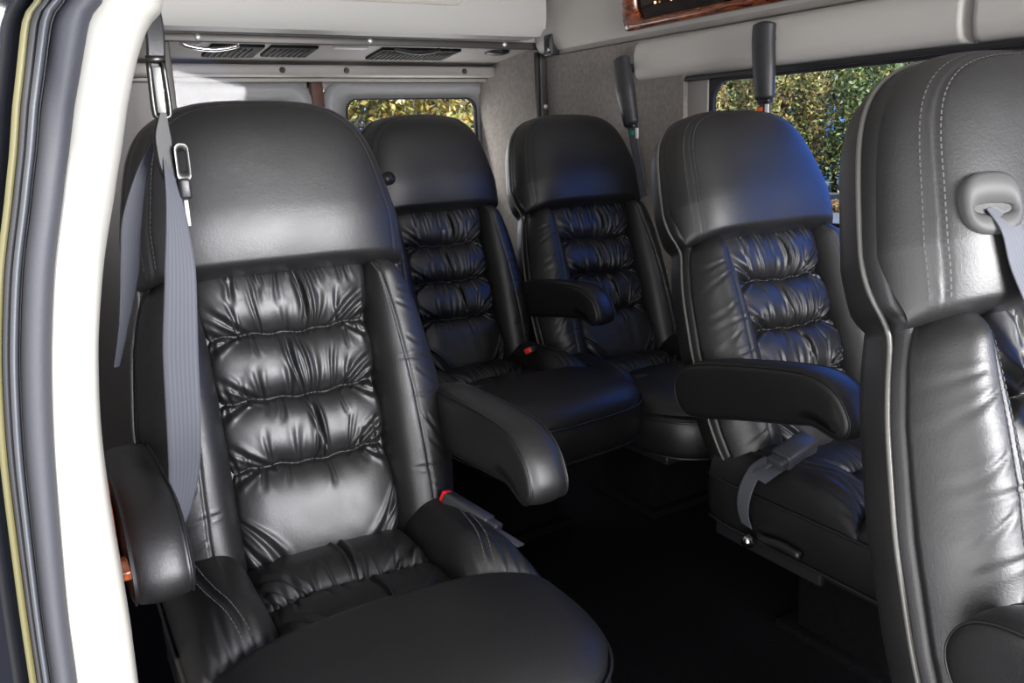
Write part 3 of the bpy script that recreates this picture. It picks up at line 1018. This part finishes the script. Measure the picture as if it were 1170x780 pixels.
def build_meshes():
    MESH['back_shell'] = mesh('back_shell', *shell_raw())
    hr = headrest_surface(); MESH['headrest'] = grid_mesh('headrest', hr)
    cp = center_surface(); MESH['ruched_panel'] = grid_mesh('ruched_panel', cp)
    nb = np.array([0, -cR, sR])
    bs = {}
    for sg, nm in ((-1, 'bolster_l'), (1, 'bolster_r')):
        P = bolster_surface(sg); bs[sg] = P
        MESH[nm] = grid_mesh('back_bolster', P)
        f = lambda v: float(seam_u(-0.045 + v * 0.578))
        for q, dd in enumerate((0.045, -0.045)):
            MESH['st_%s%d' % (nm, q)] = mesh('stitching', *join(seam_stitch(P, [lambda v: f(v) + dd], nb, .02, .97)), False)
    # ring stitching of the headrest
    for q, r in enumerate((0.882, 0.935)):
        R_ = ring_points(r)
        P = B(R_[:, 0], R_[:, 1], hr_h(R_[:, 0], R_[:, 1]) + .0008)
        e = 0.002
        hx = (hr_h(R_[:, 0] + e, R_[:, 1]) - hr_h(R_[:, 0] - e, R_[:, 1])) / (2 * e); hs = (hr_h(R_[:, 0], R_[:, 1] + e) - hr_h(R_[:, 0], R_[:, 1] - e)) / (2 * e)
        ex = np.array([1, 0, 0]); es = np.array([0, sR, cR])
        N = nb[None] - hx[:, None] * ex - hs[:, None] * es; N /= np.linalg.norm(N, axis=1)[:, None]
        MESH['st_head%d' % q] = mesh('stitching', *join(dashes(P, N)), False)
    o0 = outline_back(0.003)
    sm = o0.copy()
    for _ in range(4):
        sm[1:-1] = (sm[:-2] + sm[1:-1] + sm[2:]) / 3
    ph = np.interp(sm[:, 1], [-.05, .50, .60, .85], [-.012, -.014, -.024, -.026])
    MESH['back_piping'] = mesh('piping', *tube(B(sm[:, 0], sm[:, 1], ph), 0.0034, 8, upv=(0, -1, 0)))
    MESH['cushion_base'] = mesh('cushion_base', *cushion_body_raw())
    fp = front_pad_surface(); MESH['front_pad'] = grid_mesh('front_pad', fp)
    for sg, nm in ((-1, 'cb_l'), (1, 'cb_r')):
        P = cushion_bolster_surface(sg); MESH[nm] = grid_mesh('cushion_bolster', P)
        for q, dd in enumerate((0.05, -0.05)):
            MESH['st_%s%d' % (nm, q)] = mesh('stitching', *join(seam_stitch(P, [lambda v: 0.70 - 0.35 * v ** 2 + dd], (0, 0, 1), .05, .97)), False)
    MESH['cushion_center'] = grid_mesh('ruched_cushion', cushion_center_surface())
    co = cush_outline(0.004)
    p1 = tube([(x, y, 0.391) for x, y in co], 0.0035, 8, upv=(0, 0, 1)); p2 = tube([(x * 0.985, y * 0.99, 0.287) for x, y in co], 0.0035, 8, upv=(0, 0, 1))
    MESH['cushion_piping'] = mesh('piping', *join([p1, p2]))
    # armrest around its hinge (0,0): profile (y,z)
    ap = [(0.050, 0.036), (0.015, 0.056), (-0.04, 0.064), (-0.10, 0.066), (-0.22, 0.066), (-0.32, 0.058), (-0.375, 0.030), (-0.40, -0.015), (-0.396, -0.046), (-0.372, -0.060),
                   (-0.342, -0.050), (-0.315, -0.040), (-0.27, -0.042), (-0.12, -0.050), (-0.02, -0.058), (0.025, -0.056), (0.055, -0.036), (0.066, 0.0)]
    full = spline(ap[-3:] + ap + ap[:4], 8 * (len(ap) + 6))
    prof = full[24:24 + 8 * len(ap)]
    cen = None
    n = len(prof)
    T = np.roll(prof, -1, 0) - np.roll(prof, 1, 0); T /= np.linalg.norm(T, axis=1)[:, None]
    Nn = np.stack([-T[:, 1], T[:, 0]], 1)
    c0 = prof.mean(0)
    if ((prof - c0) * Nn).sum() > 0: Nn = -Nn
    L = []
    hw = 0.041
    spine = np.stack([np.clip(prof[:, 0], -0.355, 0.01), np.interp(np.clip(prof[:, 0], -0.355, 0.01), [-0.355, -0.33, -0.28, -.2, 0.02], [-.020, -0.008, 0.004, 0.008, 0.0])], 1)
    L.append([(-hw - .001, a, b) for a, b in spine + (prof - spine) * .02])
    L.append([(-hw - .001, a, b) for a, b in spine + (prof - spine) * .5])
    for x, q in ((-hw, .020), (-hw * .98, .012), (-hw * .93, .005), (-hw * .82, 0.001), (-hw * .78, 0.0022), (-hw * .74, 0.0), (-hw * .35, -0.003), (0, -0.004), (hw * .35, -0.003), (hw * .74, 0), (hw * .78, .0022), (hw * .82, 0.001), (hw * .93, .005), (hw * .98, .012), (hw, .020)):
        p = prof + Nn * q
        L.append([(x, a, b) for a, b in p])
    L.append([(hw + .001, a, b) for a, b in spine + (prof - spine) * .5])
    L.append([(hw + .001, a, b) for a, b in spine + (prof - spine) * .02])
    MESH['arm'] = mesh('armrest', *rings(L))
    MESH['arm_piping'] = mesh('piping', *join([tube([(s_ * hw * .86, a, b) for a, b in prof + Nn * 0.001], 0.0016, 6, closed=True, upv=(1, 0, 0)) for s_ in (-1, 1)]))
    MESH['pivot'] = mesh('pivot', *tube([(-0.05, 0, 0), (0.05, 0, 0)], 0.022, 16))
    # recliner hardware, frame, pedestal
    MESH['seat_frame'] = mesh('seat_frame', *join([box((0, -0.25, 0.262), (0.50, 0.52, 0.03), 0.008), box((-0.26, -0.10, 0.27), (0.02, 0.30, 0.06), 0.006), box((0.26, -0.10, 0.27), (0.02, 0.30, 0.06), 0.006)]))
    MESH['pedestal'] = mesh('pedestal', *join([box((0, -0.20, 0.13), (0.26, 0.26, 0.26), 0.02), box((0, -0.20, 0.012), (0.32, 0.32, 0.024), 0.006)]))
    MESH['lever'] = mesh('recline_lever', *tube(spline([(0, 0.02, 0.0), (-0.012, 0.0, 0.0), (-0.014, -0.05, 0.008), (-0.014, -0.10, 0.004)], 20), [0.009] * 21 if False else 0.009, 8))
    # belt guide: oval collar
    a = np.linspace(0, 2 * np.pi, 40, endpoint=False)
    o_ = np.stack([0.030 * np.sign(np.cos(a)) * np.abs(np.cos(a)) ** .7, 0.036 * np.sign(np.sin(a)) * np.abs(np.sin(a)) ** .8], 1)
    i_ = o_ * np.array([.62, .16]) + np.array([0, -.006])
    G = [[(x, 0.008, z) for x, z in o_], [(x, -0.004, z) for x, z in o_], [(x * .85, -0.008, z * .85) for x, z in o_], [(x * 1.2, -0.007, z * 1.5) for x, z in i_], [(x, -0.002, z) for x, z in i_], [(x * .95, 0.006, z) for x, z in i_]]
    MESH['belt_guide'] = grid_mesh('belt_guide', np.array(G), close_u=True)
    MESH['slot'] = mesh('slot', [(x, -0.0015, z) for x, z in i_ * 1.0], [tuple(range(40))], False)
    MESH['button'] = mesh('round_button', *tube([(0, 0.01, 0), (0, -0.006, 0), (0, -0.009, 0), (0, -0.006, 0)], [0.016, 0.016, 0.012, 0.006], 20))


build_meshes()
for k, m in (('back_shell', LEATHER), ('headrest', LEATHER), ('ruched_panel', LEATHER), ('bolster_l', LEATHER), ('bolster_r', LEATHER), 
             ('back_piping', PIPING), ('cushion_base', LEATHER), ('front_pad', LEATHER), ('cb_l', LEATHER), ('cb_r', LEATHER), ('cushion_center', LEATHER),
             ('cushion_piping', LEATHER), ('arm', LEATHER), ('arm_piping', LEATHER), ('pivot', BLACKPL), ('seat_frame', BLACKPL), ('pedestal', CARPET), ('lever', BLACKPL), ('belt_guide', GREYPL), ('slot', DARKTRIM), ('button', BLACKPL)):
    MESH[k].materials.append(m)

for k in MESH:
    if k.startswith('st_'): MESH[k].materials.append(STITCH)


def child(name, key, parent, loc=(0, 0, 0), rot=(0, 0, 0)):
    o = bpy.data.objects.new(name, MESH[key]); COL.objects.link(o)
    o.parent = parent; o.location = loc; o.rotation_euler = rot
    return o


def make_seat(loc, yaw, label, arms, guide=None, lever=False, recline=0.0):
    s = empty('captain_seat', loc, yaw)
    tag(s, label, 'seat', 'black leather captain seats')
    ped = child('pedestal', 'pedestal', s); child('seat_frame', 'seat_frame', s)
    cb = child('cushion', 'cushion_base', s)
    child('front_pad', 'front_pad', cb); child('side_bolster', 'cb_l', cb); child('side_bolster', 'cb_r', cb)
    child('ruched_panel', 'cushion_center', cb); [child('stitching', 'st_cb_%s%d' % (a, q), cb) for a in 'lr' for q in (0, 1)]; child('piping', 'cushion_piping', cb)
    # the back turns about the hinge line at (0,0,Z0)
    off = (0, 0, 0)
    if recline:
        c, sn = math.cos(recline), math.sin(recline)
        # rotation about x by -recline leans the top towards +y
        off = (0, -(Z0 * sn), Z0 - Z0 * c)
    bk = child('backrest', 'back_shell', s, off, (-recline, 0, 0))
    child('ruched_panel', 'ruched_panel', bk); child('side_bolster', 'bolster_l', bk); child('side_bolster', 'bolster_r', bk)
    [child('stitching', 'st_bolster_%s%d' % (a, q), bk) for a in 'lr' for q in (0, 1)]; child('piping', 'back_piping', bk)
    hr = child('headrest', 'headrest', s, off, (-recline, 0, 0)); [child('stitching', 'st_head%d' % q, hr) for q in (0, 1)]
    for sg, ang, ax, ay, az in arms:
        a = child('armrest', 'arm', s, (sg * ax, ay, az), (ang, 0, 0)); child('piping', 'arm_piping', a)
    if guide:
        x, ss, kind = guide
        h = float(hr_h(np.array(x), np.array(ss)))
        p = B(x, ss, h)
        if kind == 'guide':
            p = p + np.array([-0.004, -0.006, 0.0]); g = child('belt_guide', 'belt_guide', s, tuple(p), (-REC, 0, math.radians(-14))); g.scale = (1.25, 1.0, 1.0); child('slot', 'slot', g)
        else:
            g = child('snap_button', 'button', hr, tuple(p), (-REC, 0, 0)); g.scale = (1.3, 1.3, 1.3)
    if lever:
        child('recline_lever', 'lever', s, (-0.295, -0.13, 0.31))
    return s


seat1 = make_seat((0.420, 1.452, -0.004), math.radians(-1.0), 'nearest black leather captain seat on the left beside the cream pillar', [(-1, math.radians(-4), .310, .035, .605), (1, math.radians(-1), .290, .045, .605)], recline=-0.05)
seat2 = make_seat((1.150, 2.258, 0.066), math.radians(5), 'rear black leather seat directly behind the nearest one, round snap button on its headrest', [(1, math.radians(-4), .290, .02, .605)], guide=(-0.185, 0.62, 'button'), recline=-0.04)
seat2.scale = (0.94, 0.94, 0.94)
for ch in seat2.children:
    if ch.name.startswith('pedestal'):
        ch.scale = (1, 1, 1.26); ch.location = (0, 0, -0.069)
seat3 = make_seat((1.692, 2.184, 0.0), math.radians(2.0), 'rear black leather seat against the felt wall, belt sleeve beside its headrest', [], recline=0.036)
seat4 = make_seat((1.577, 1.270, -0.008), math.radians(-0.3), 'black leather seat in front of the side window with armrest towards the aisle', [(-1, math.radians(-9), .310, .045, .600)], lever=True, recline=0.09)
seat5 = make_seat((1.100, 0.420, 0.004), math.radians(-6.8), 'closest seat at the right edge, sheen-painted piping and a belt guide in its headrest', [(-1, math.radians(2), .28, -.07, .60)], guide=(-0.160, 0.635, 'guide'), recline=-0.014)

# ------------------------------------------------------------------ seat belts


def strap(name, ctrl, widths, m, parent=None, side=(1, 0, 0), thick=0.0016, n=48, twist=None):
    """flat webbing along ctrl; widths per control point; side = width direction(s)"""
    P = spline(ctrl, n)
    tt = np.linspace(0, len(ctrl) - 1, len(P))
    Wd = np.interp(tt, np.arange(len(ctrl)), widths)
    sd_ = np.asarray(side, float)
    if sd_.ndim == 1: sd_ = np.tile(sd_, (len(ctrl), 1))
    D = np.stack([np.interp(tt, np.arange(len(ctrl)), sd_[:, k]) for k in range(3)], 1)
    T = np.gradient(P, axis=0); T /= np.linalg.norm(T, axis=1)[:, None]
    D = D - (D * T).sum(1)[:, None] * T; D /= np.linalg.norm(D, axis=1)[:, None]
    N = np.cross(T, D)
    m_ = 9
    G = []
    for i in range(len(P)):
        row = []
        for k in range(m_):
            u = -0.5 + k / (m_ - 1)
            row.append(P[i] + D[i] * Wd[i] * u + N[i] * thick / 2)
        for k in range(m_ - 1, -1, -1):
            u = -0.5 + k / (m_ - 1)
            row.append(P[i] + D[i] * Wd[i] * u - N[i] * thick / 2)
        G.append(row)
    G = np.array(G)
    me = grid_mesh(name, G, close_u=True)
    uv = me.uv_layers.new(name='UVMap')
    nrow = 2 * m_
    us = [k / (m_ - 1) for k in range(m_)] + [k / (m_ - 1) for k in range(m_ - 1, -1, -1)]
    for lp in me.loops:
        i, k = divmod(lp.vertex_index, nrow)
        uv.data[lp.index].uv = (us[k], i / len(P))
    return link(name, me, m, parent)


def rel(pts, o):
    return [(p[0] - o[0], p[1] - o[1], p[2] - o[2]) for p in pts]


# belt of the nearest seat
O1 = (0.20, 1.24, 0.0)
b1 = empty('seat_belt', O1); tag(b1, 'grey seat belt webbing hanging down across the nearest seat beside the pillar', 'seat belt')
strap('webbing', rel([(0.196, 1.245, 1.155), (0.197, 1.22, 1.08), (0.190, 1.20, 0.99), (0.176, 1.195, 0.88), (0.168, 1.20, 0.77), (0.163, 1.235, 0.68), (0.150, 1.27, 0.60), (0.135, 1.33, 0.54)], O1),
      [0.010, 0.024, 0.040, 0.046, 0.046, 0.044, 0.032, 0.024], BELT, b1, side=[(.5, .8, 0), (.85, .4, 0), (1, 0.1, 0), (1, 0, 0), (1, 0, 0), (1, .1, 0), (.9, .3, 0), (.8, .6, 0)])
strap('rear_webbing', rel([(0.186, 1.27, 1.155), (0.172, 1.29, 1.12), (0.150, 1.30, 1.05), (0.138, 1.30, 0.98), (0.120, 1.31, 0.90), (0.105, 1.33, 0.84)], O1),
      [0.008, 0.016, 0.026, 0.026, 0.014, 0.008], BELT, b1, side=[(.7, .7, 0), (.9, .3, 0), (1, 0, 0), (1, 0, 0), (.9, .2, 0), (.9, .3, 0)])
strap('upper_strap', rel([(0.205, 1.30, 1.42), (0.206, 1.26, 1.31), (0.200, 1.25, 1.245)], O1), [0.020, 0.024, 0.022], BLACKPL, b1, side=(1, 0.2, 0), thick=0.006)
raw_obj('loop', [tube(rel(spline([(0.191, 1.245, 1.262), (0.190, 1.243, 1.20), (0.194, 1.242, 1.19), (0.206, 1.242, 1.19), (0.210, 1.243, 1.20), (0.209, 1.245, 1.262)], 30), O1), 0.0035, 8, upv=(0, 1, 0)),
                 tube(rel([(0.188, 1.244, 1.264), (0.212, 1.244, 1.264)], O1), 0.005, 8),
                 box((0.200 - O1[0], 1.246 - O1[1], 1.225), (0.012, 0.004, 0.06), 0.001)], STEEL, b1)
strap('black_sheath', rel([(0.200, 1.242, 1.195), (0.196, 1.240, 1.165), (0.197, 1.238, 1.13), (0.201, 1.235, 1.10)], O1), [0.010, 0.024, 0.026, 0.018], mat('glossy black plastic', (0.01, 0.01, 0.01), 0.4, spec=0.3), b1, side=(1, .2, 0), thick=0.008)
tg = raw_obj('latch_tongue', [ring_solid(rel_ if False else [(a, b) for a, b in rrect(0.006, 0.024, 1.105, 1.155, 0.008)], [(a, b) for a, b in rrect(0.0105, 0.0195, 1.118, 1.145, 0.003)], -0.014, -0.010, 1)], STEEL, b1)
raw_obj('tongue_grip', [box((0.014, -0.012, 1.095), (0.016, 0.012, 0.028), 0.004)], BLACKPL, b1)
raw_obj('white_label', [box((0.013, -0.014, 1.062), (0.005, 0.002, 0.035))], WHITE, b1)


def buckle(name, loc, rot, label, body=GREYPL, button=True, scale=1.0, stalk=None):
    e = empty(name, loc); e.rotation_euler = rot; tag(e, label, 'seat belt buckle')
    raw_obj('housing', [box((0, 0.0, 0), (0.030, 0.095, 0.020), 0.006), box((0, -0.052, 0), (0.024, 0.03, 0.014), 0.004)], body, e)
    if button:
        raw_obj('release_button', [box((0, 0.049, 0.001), (0.022, 0.010, 0.017), 0.003)], RED, e)
    raw_obj('strap', [box((0, -0.085, -0.004), (0.022, 0.06, 0.003), 0.001)], BELT, e)
    return e


def aim(frm, to, roll=0.0):
    d = Vector(to) - Vector(frm)
    q = d.to_track_quat('Y', 'Z')
    return (q.to_matrix() @ Matrix.Rotation(roll, 3, 'Y')).to_euler()


def s_world(seat, p):
    M = Matrix.Translation(seat.location) @ Matrix.Rotation(seat.rotation_euler.z, 4, 'Z') @ Matrix.Scale(seat.scale.x, 4)
    return M @ Vector(p)


DKPL = mat('dark buckle plastic', (0.035, 0.037, 0.042), 0.4)
a, b = s_world(seat1, (0.268, -0.155, 0.452)), s_world(seat1, (0.232, -0.088, 0.478))
e = buckle('seat_belt_buckle', (a + b) / 2, aim(a, b, 0.3), 'dark buckle with red button lying on the cushion edge of the nearest seat', DKPL); e.scale = (1.25, 1.1, 1.3)
a, b = s_world(seat2, (0.19, -0.13, 0.468)), s_world(seat2, (0.13, -0.185, 0.482))
e = buckle('seat_belt_buckle', (a + b) / 2, aim(a, b, 0.5), 'tilted dark buckle with red button lying on the seat behind the nearest one', DKPL); e.scale = (1, .75, 1)
a, b = s_world(seat2, (0.285, -0.08, 0.42)), s_world(seat2, (0.282, -0.08, 0.49))
e = buckle('seat_belt_buckle', (a + b) / 2 + Vector((0, 0, 0.0)), aim(a, b, 0), 'upright dark buckle with red top standing between the two rear seats', DKPL); e.scale = (1.2, 1, 1.2)
a, b = s_world(seat4, (-0.27, -0.13, 0.475)), s_world(seat4, (-0.17, -0.125, 0.50))
e = buckle('seat_belt_buckle', (a + b) / 2, aim(a, b, 0.2), 'plain black buckle on the edge of the seat in front of the side window', DKPL, button=False); e.scale = (1.7, 1.0, 2.0)
st4 = strap('strap', [(-0.275, -0.11, 0.475), (-0.305, -0.10, 0.455), (-0.322, -0.09, 0.41), (-0.318, -0.08, 0.36), (-0.305, -0.08, 0.32)], [0.040, 0.042, 0.042, 0.040, 0.038], BELT, None, side=(0.15, 1, 0))
st4.parent = seat4
kb = raw_obj('chrome_bolt', [tube([(-0.318, -0.104, 0.300), (-0.33, -0.104, 0.297), (-0.336, -0.104, 0.292)], [0.016, 0.014, 0.006], 16)], CHROME, seat4)
kb['label'] = 'shiny chrome bolt head below the cushion'


# belt sleeves on the right wall
def sleeve(loc, pts, widths, label, tagm, tpos):
    e = empty('belt_sleeve', loc); tag(e, label, 'belt sleeve', 'moulded belt sleeves on the side wall')
    P = spline(pts, 40); tt = np.linspace(0, len(pts) - 1, len(P)); w = np.interp(tt, np.arange(len(pts)), widths)
    w = w.copy(); w[0] *= .2; w[1] *= .6; w[2] *= .85
    raw_obj('moulded_boot', [tube(P, w, 20, upv=(1, 0, 0), ry=w * .7)], SLEEVEPL, e)
    end = np.array(pts[-1]); d = end - np.array(pts[-2]); d /= np.linalg.norm(d)
    raw_obj('mouth', [box(tuple(end + d * .006), (0.022, 0.044, 0.014), 0.004)], BLACKPL, e)
    strap('webbing', [end + d * .005, end + d * .05, end + d * .12, end + d * .25], [0.040] * 4, BELT, e, side=(0, 1, 0))
    raw_obj('tag_patch', [box(tuple(end + d * .03 + np.array((-0.004, tpos, 0))), (0.003, 0.020, 0.016), 0.001)], tagm, e)
    raw_obj('white_label', [box(tuple(end + d * .032 + np.array((-0.004, tpos - .026, 0))), (0.003, 0.014, 0.034), 0.001)], WHITE, e)
    raw_obj('wall_mount', [tube([pts[1], (0.06, pts[1][1] + .01, pts[1][2])], 0.014, 12, upv=(0, 1, 0))], BLACKPL, e)
    return e


sleeve((1.86, 1.735, 1.215), [(0.0, 0.0, 0.215), (-0.005, -0.002, 0.17), (-0.01, -0.012, 0.09), (-0.012, -0.020, 0.010)], [0.036, 0.036, 0.036, 0.030],
       'charcoal belt sleeve hanging in front of the side window with an orange tag', ORANGE, 0.016)
sleeve((1.86, 2.32, 1.2), [(0.0, 0.045, 0.195), (-0.005, 0.035, 0.16), (-0.01, 0.012, 0.08), (-0.012, -0.02, -0.025)], [0.034, 0.034, 0.040, 0.030],
       'charcoal belt sleeve slanting down the felt wall with a green tag', GREEN, 0.0)

# belt of the closest seat, running from the guide in its headrest
O5 = s_world(seat5, (0, 0, 0))
b5 = empty('seat_belt', seat5.location, seat5.rotation_euler.z); tag(b5, 'dark grey belt running from the headrest guide of the closest seat at the right edge', 'seat belt')
g = [tuple(B(-0.160, 0.63, float(hr_h(np.array(-.160), np.array(.63))) + .006)), tuple(B(-0.153, 0.60, 0.104)), tuple(B(-0.145, 0.56, 0.102)), tuple(B(-0.125, 0.50, 0.100)), tuple(B(-0.105, 0.42, 0.090)), tuple(B(-0.06, 0.33, .085)), tuple(B(0.05, 0.18, .085))]
strap('webbing', g, [0.032, 0.036, 0.038, 0.040, 0.040, 0.040, 0.040], BELT, b5, side=(1, 0, 0))
raw_obj('latch_plate', [box(tuple(B(-0.100, 0.41, 0.104)), (0.030, 0.012, 0.070), 0.005)], CREAMPL, b5)

# ------------------------------------------------------------------ outside
gr = raw_obj('ground', [box((10, 10, -0.62), (120, 120, 0.04))], ASPHALT, smooth=False); structure(gr)


def leaf_mat(name, cols, transl=0.35):
    m = bpy.data.materials.new(name); m.use_nodes = True
    t = m.node_tree; b = t.nodes['Principled BSDF']
    ge = t.nodes.new('ShaderNodeNewGeometry'); r = t.nodes.new('ShaderNodeValToRGB'); r.color_ramp.interpolation = 'CONSTANT'
    t.links.new(ge.outputs['Random Per Island'], r.inputs[0])
    r.color_ramp.elements[0].color = (*cols[0], 1); r.color_ramp.elements[1].position = 1 / len(cols); r.color_ramp.elements[1].color = (*cols[1], 1)
    for k in range(2, len(cols)):
        q = r.color_ramp.elements.new(k / len(cols)); q.color = (*cols[k], 1)
    t.links.new(r.outputs[0], b.inputs['Base Color']); b.inputs['Roughness'].default_value = 0.6
    tr = t.nodes.new('ShaderNodeBsdfTranslucent'); mx = t.nodes.new('ShaderNodeMixShader'); mx.inputs[0].default_value = transl
    t.links.new(r.outputs[0], tr.inputs[0]); t.links.new(b.outputs[0], mx.inputs[1]); t.links.new(tr.outputs[0], mx.inputs[2])
    t.links.new(mx.outputs[0], t.nodes['Material Output'].inputs[0])
    return m


GREENL = leaf_mat('green leaves', [(0.16, 0.26, 0.09), (0.30, 0.40, 0.17), (0.10, 0.16, 0.07), (0.42, 0.52, 0.27), (0.22, 0.31, 0.20), (0.55, 0.48, 0.17), (0.05, 0.06, 0.03)])
YELLOWL = leaf_mat('yellow autumn leaves', [(0.60, 0.42, 0.10), (0.72, 0.58, 0.20), (0.42, 0.34, 0.10), (0.22, 0.27, 0.09), (0.75, 0.66, 0.34), (0.14, 0.11, 0.05), (0.34, 0.40, 0.14)])
MIXL = leaf_mat('mixed leaves', [(0.60, 0.48, 0.16), (0.28, 0.36, 0.15), (0.70, 0.60, 0.30), (0.10, 0.09, 0.05), (0.28, 0.34, 0.16), (0.36, 0.22, 0.12)])
LITTERL = leaf_mat('fallen leaves', [(0.22, 0.14, 0.09), (0.30, 0.21, 0.15), (0.13, 0.08, 0.05), (0.35, 0.24, 0.10), (0.24, 0.18, 0.15)])
BARK = mat('grey brown bark', (0.08, 0.06, 0.045), 0.9, bump=0.6, bscale=20)


def leaf_cloud(name, n, rx, ry, rz, zc, size, seed, low=0.0):
    r = np.random.RandomState(seed)
    # leaves clump round random sprigs so the crown shows gaps
    k = 90
    cl = r.normal(size=(k, 3)); cl /= np.linalg.norm(cl, axis=1)[:, None]; cl *= (0.45 + 0.55 * r.rand(k, 1) ** .5)
    idx = r.randint(0, k, n)
    c = cl[idx] + r.normal(size=(n, 3)) * 0.13
    c = c * np.array([rx, ry, rz]) + np.array([0, 0, zc])
    c[:, 2] = np.maximum(c[:, 2], low + r.rand(n) * .1)
    a = r.normal(size=(n, 3)); a /= np.linalg.norm(a, axis=1)[:, None]
    b = np.cross(a, r.normal(size=(n, 3))); b /= np.linalg.norm(b, axis=1)[:, None]
    s = size * (0.6 + 0.8 * r.rand(n, 1))
    V = np.stack([c - a * s, c + b * s * .45, c + a * s, c - b * s * .45], 1).reshape(-1, 3)
    me = bpy.data.meshes.new(name)
    me.from_pydata(V.tolist(), [], [(4 * i, 4 * i + 1, 4 * i + 2, 4 * i + 3) for i in range(n)])
    me.update()
    return me


def make_tree(kind, h, rad, lm, leaves, size, seed, label, grp):
    e = empty(kind, (0, 0, -0.6)); tag(e, label, 'tree' if 'tree' in kind else 'bush', grp)
    me = leaf_cloud('foliage', leaves, rad, rad, h * 0.48, h * 0.52, size, seed, 0.0)
    link('foliage', me, lm, e)
    raw_obj('trunk', [tube(spline([(0, 0, 0), (0.03, 0.02, h * .3), (-0.05, 0, h * .7), (0, 0, h * .92)], 14), np.linspace(0.10, 0.03, 15)[:14] if False else 0.07, 8, upv=(0, 1, 0))], BARK, e)
    return e


protos = {
    'g': make_tree('leafy_tree', 4.8, 1.08, GREENL, 20000, 0.06, 1, '', ''),
    'y': make_tree('autumn_tree', 5.2, 1.10, YELLOWL, 18000, 0.065, 2, '', ''),
    'm': make_tree('autumn_tree', 4.4, 1.08, MIXL, 18000, 0.06, 3, '', ''),
}
kinds = {'g': 'green leafy tree', 'y': 'yellow autumn tree', 'm': 'thinning brownish tree'}
plan = [
    (42.0, 21.0, 'm', .95, 'side', 'in the front row, at the rear corner of the side window'),
    (48.3, 21.0, 'm', .95, 'side', 'in the front row behind the belt sleeve'),
    (54.6, 20.8, 'g', 1.0, 'side', 'in the front row just left of the closest headrest'),
    (61.0, 21.0, 'g', .95, 'side', 'in the front row behind the closest headrest'),
    (45.3, 24.6, 'g', 1.0, 'side', 'in the second row, left of the belt sleeve'),
    (51.5, 24.6, 'g', 1.0, 'side', 'in the second row at the middle of the side window'),
    (57.6, 24.6, 'm', 1.0, 'side', 'in the second row near the closest headrest'),
    (64.0, 24.6, 'g', 1.0, 'side', 'in the second row past the closest seat'),
    (42.5, 29.4, 'g', 1.3, 'side', 'in the last row at the rear end of the side window'),
    (48.3, 29.4, 'm', 1.3, 'side', 'in the last row above the window seat headrest'),
    (54.2, 29.4, 'g', 1.3, 'side', 'in the last row at the middle of the side window'),
    (60.2, 29.4, 'y', 1.3, 'side', 'in the last row behind the closest headrest'),
    (15.5, 15.0, 'y', 1.0, 'rear', 'beyond the rear doors, behind the nearest headrest'),
    (26.0, 15.0, 'y', 1.0, 'rear', 'beyond the rear doors, closest at the middle of the window'),
    (36.6, 15.0, 'g', 1.0, 'rear', 'beyond the rear doors, at the right of the window'),
    (20.8, 18.0, 'y', 1.05, 'rear', 'beyond the rear doors, second row, left'),
    (30.6, 18.0, 'm', 1.05, 'rear', 'beyond the rear doors, second row, right'),
    (17.0, 21.5, 'm', 1.15, 'rear', 'beyond the rear doors, last row at the left'),
    (25.4, 21.5, 'y', 1.15, 'rear', 'beyond the rear doors, last row at the middle'),
    (34.0, 21.5, 'g', 1.15, 'rear', 'beyond the rear doors, last row at the right'),
]
used = set()
for i, (bear, dist, k, scl, where, place) in enumerate(plan):
    t = protos[k] if k not in used else copy_tree(protos[k])
    used.add(k)
    a = math.radians(bear)
    t.location = (dist * math.sin(a), dist * math.cos(a), -0.6); t.rotation_euler.z = i * 1.7; t.scale = (scl, scl, scl)
    t['label'] = kinds[k] + ' ' + place
    t['group'] = 'trees beyond the side window' if where == 'side' else 'trees beyond the rear doors'

r = np.random.RandomState(9)
n = 9000
bear = np.radians(r.uniform(38, 68, n)); dist = r.uniform(18.6, 19.9, n)
c = np.stack([dist * np.sin(bear), dist * np.cos(bear), -0.59 + r.rand(n) * .12], 1)
a = r.normal(size=(n, 3)); a /= np.linalg.norm(a, axis=1)[:, None]; b = np.cross(a, r.normal(size=(n, 3))); b /= np.linalg.norm(b, axis=1)[:, None]
V = np.stack([c - a * .08, c + b * .05, c + a * .08, c - b * .05], 1).reshape(-1, 3)
me = bpy.data.meshes.new('fallen_leaves'); me.from_pydata(V.tolist(), [], [(4 * i, 4 * i + 1, 4 * i + 2, 4 * i + 3) for i in range(n)]); me.update()
tag(link('fallen_leaves', me, LITTERL), 'brown fallen leaves along the far edge of the asphalt', 'leaves', kind='stuff')
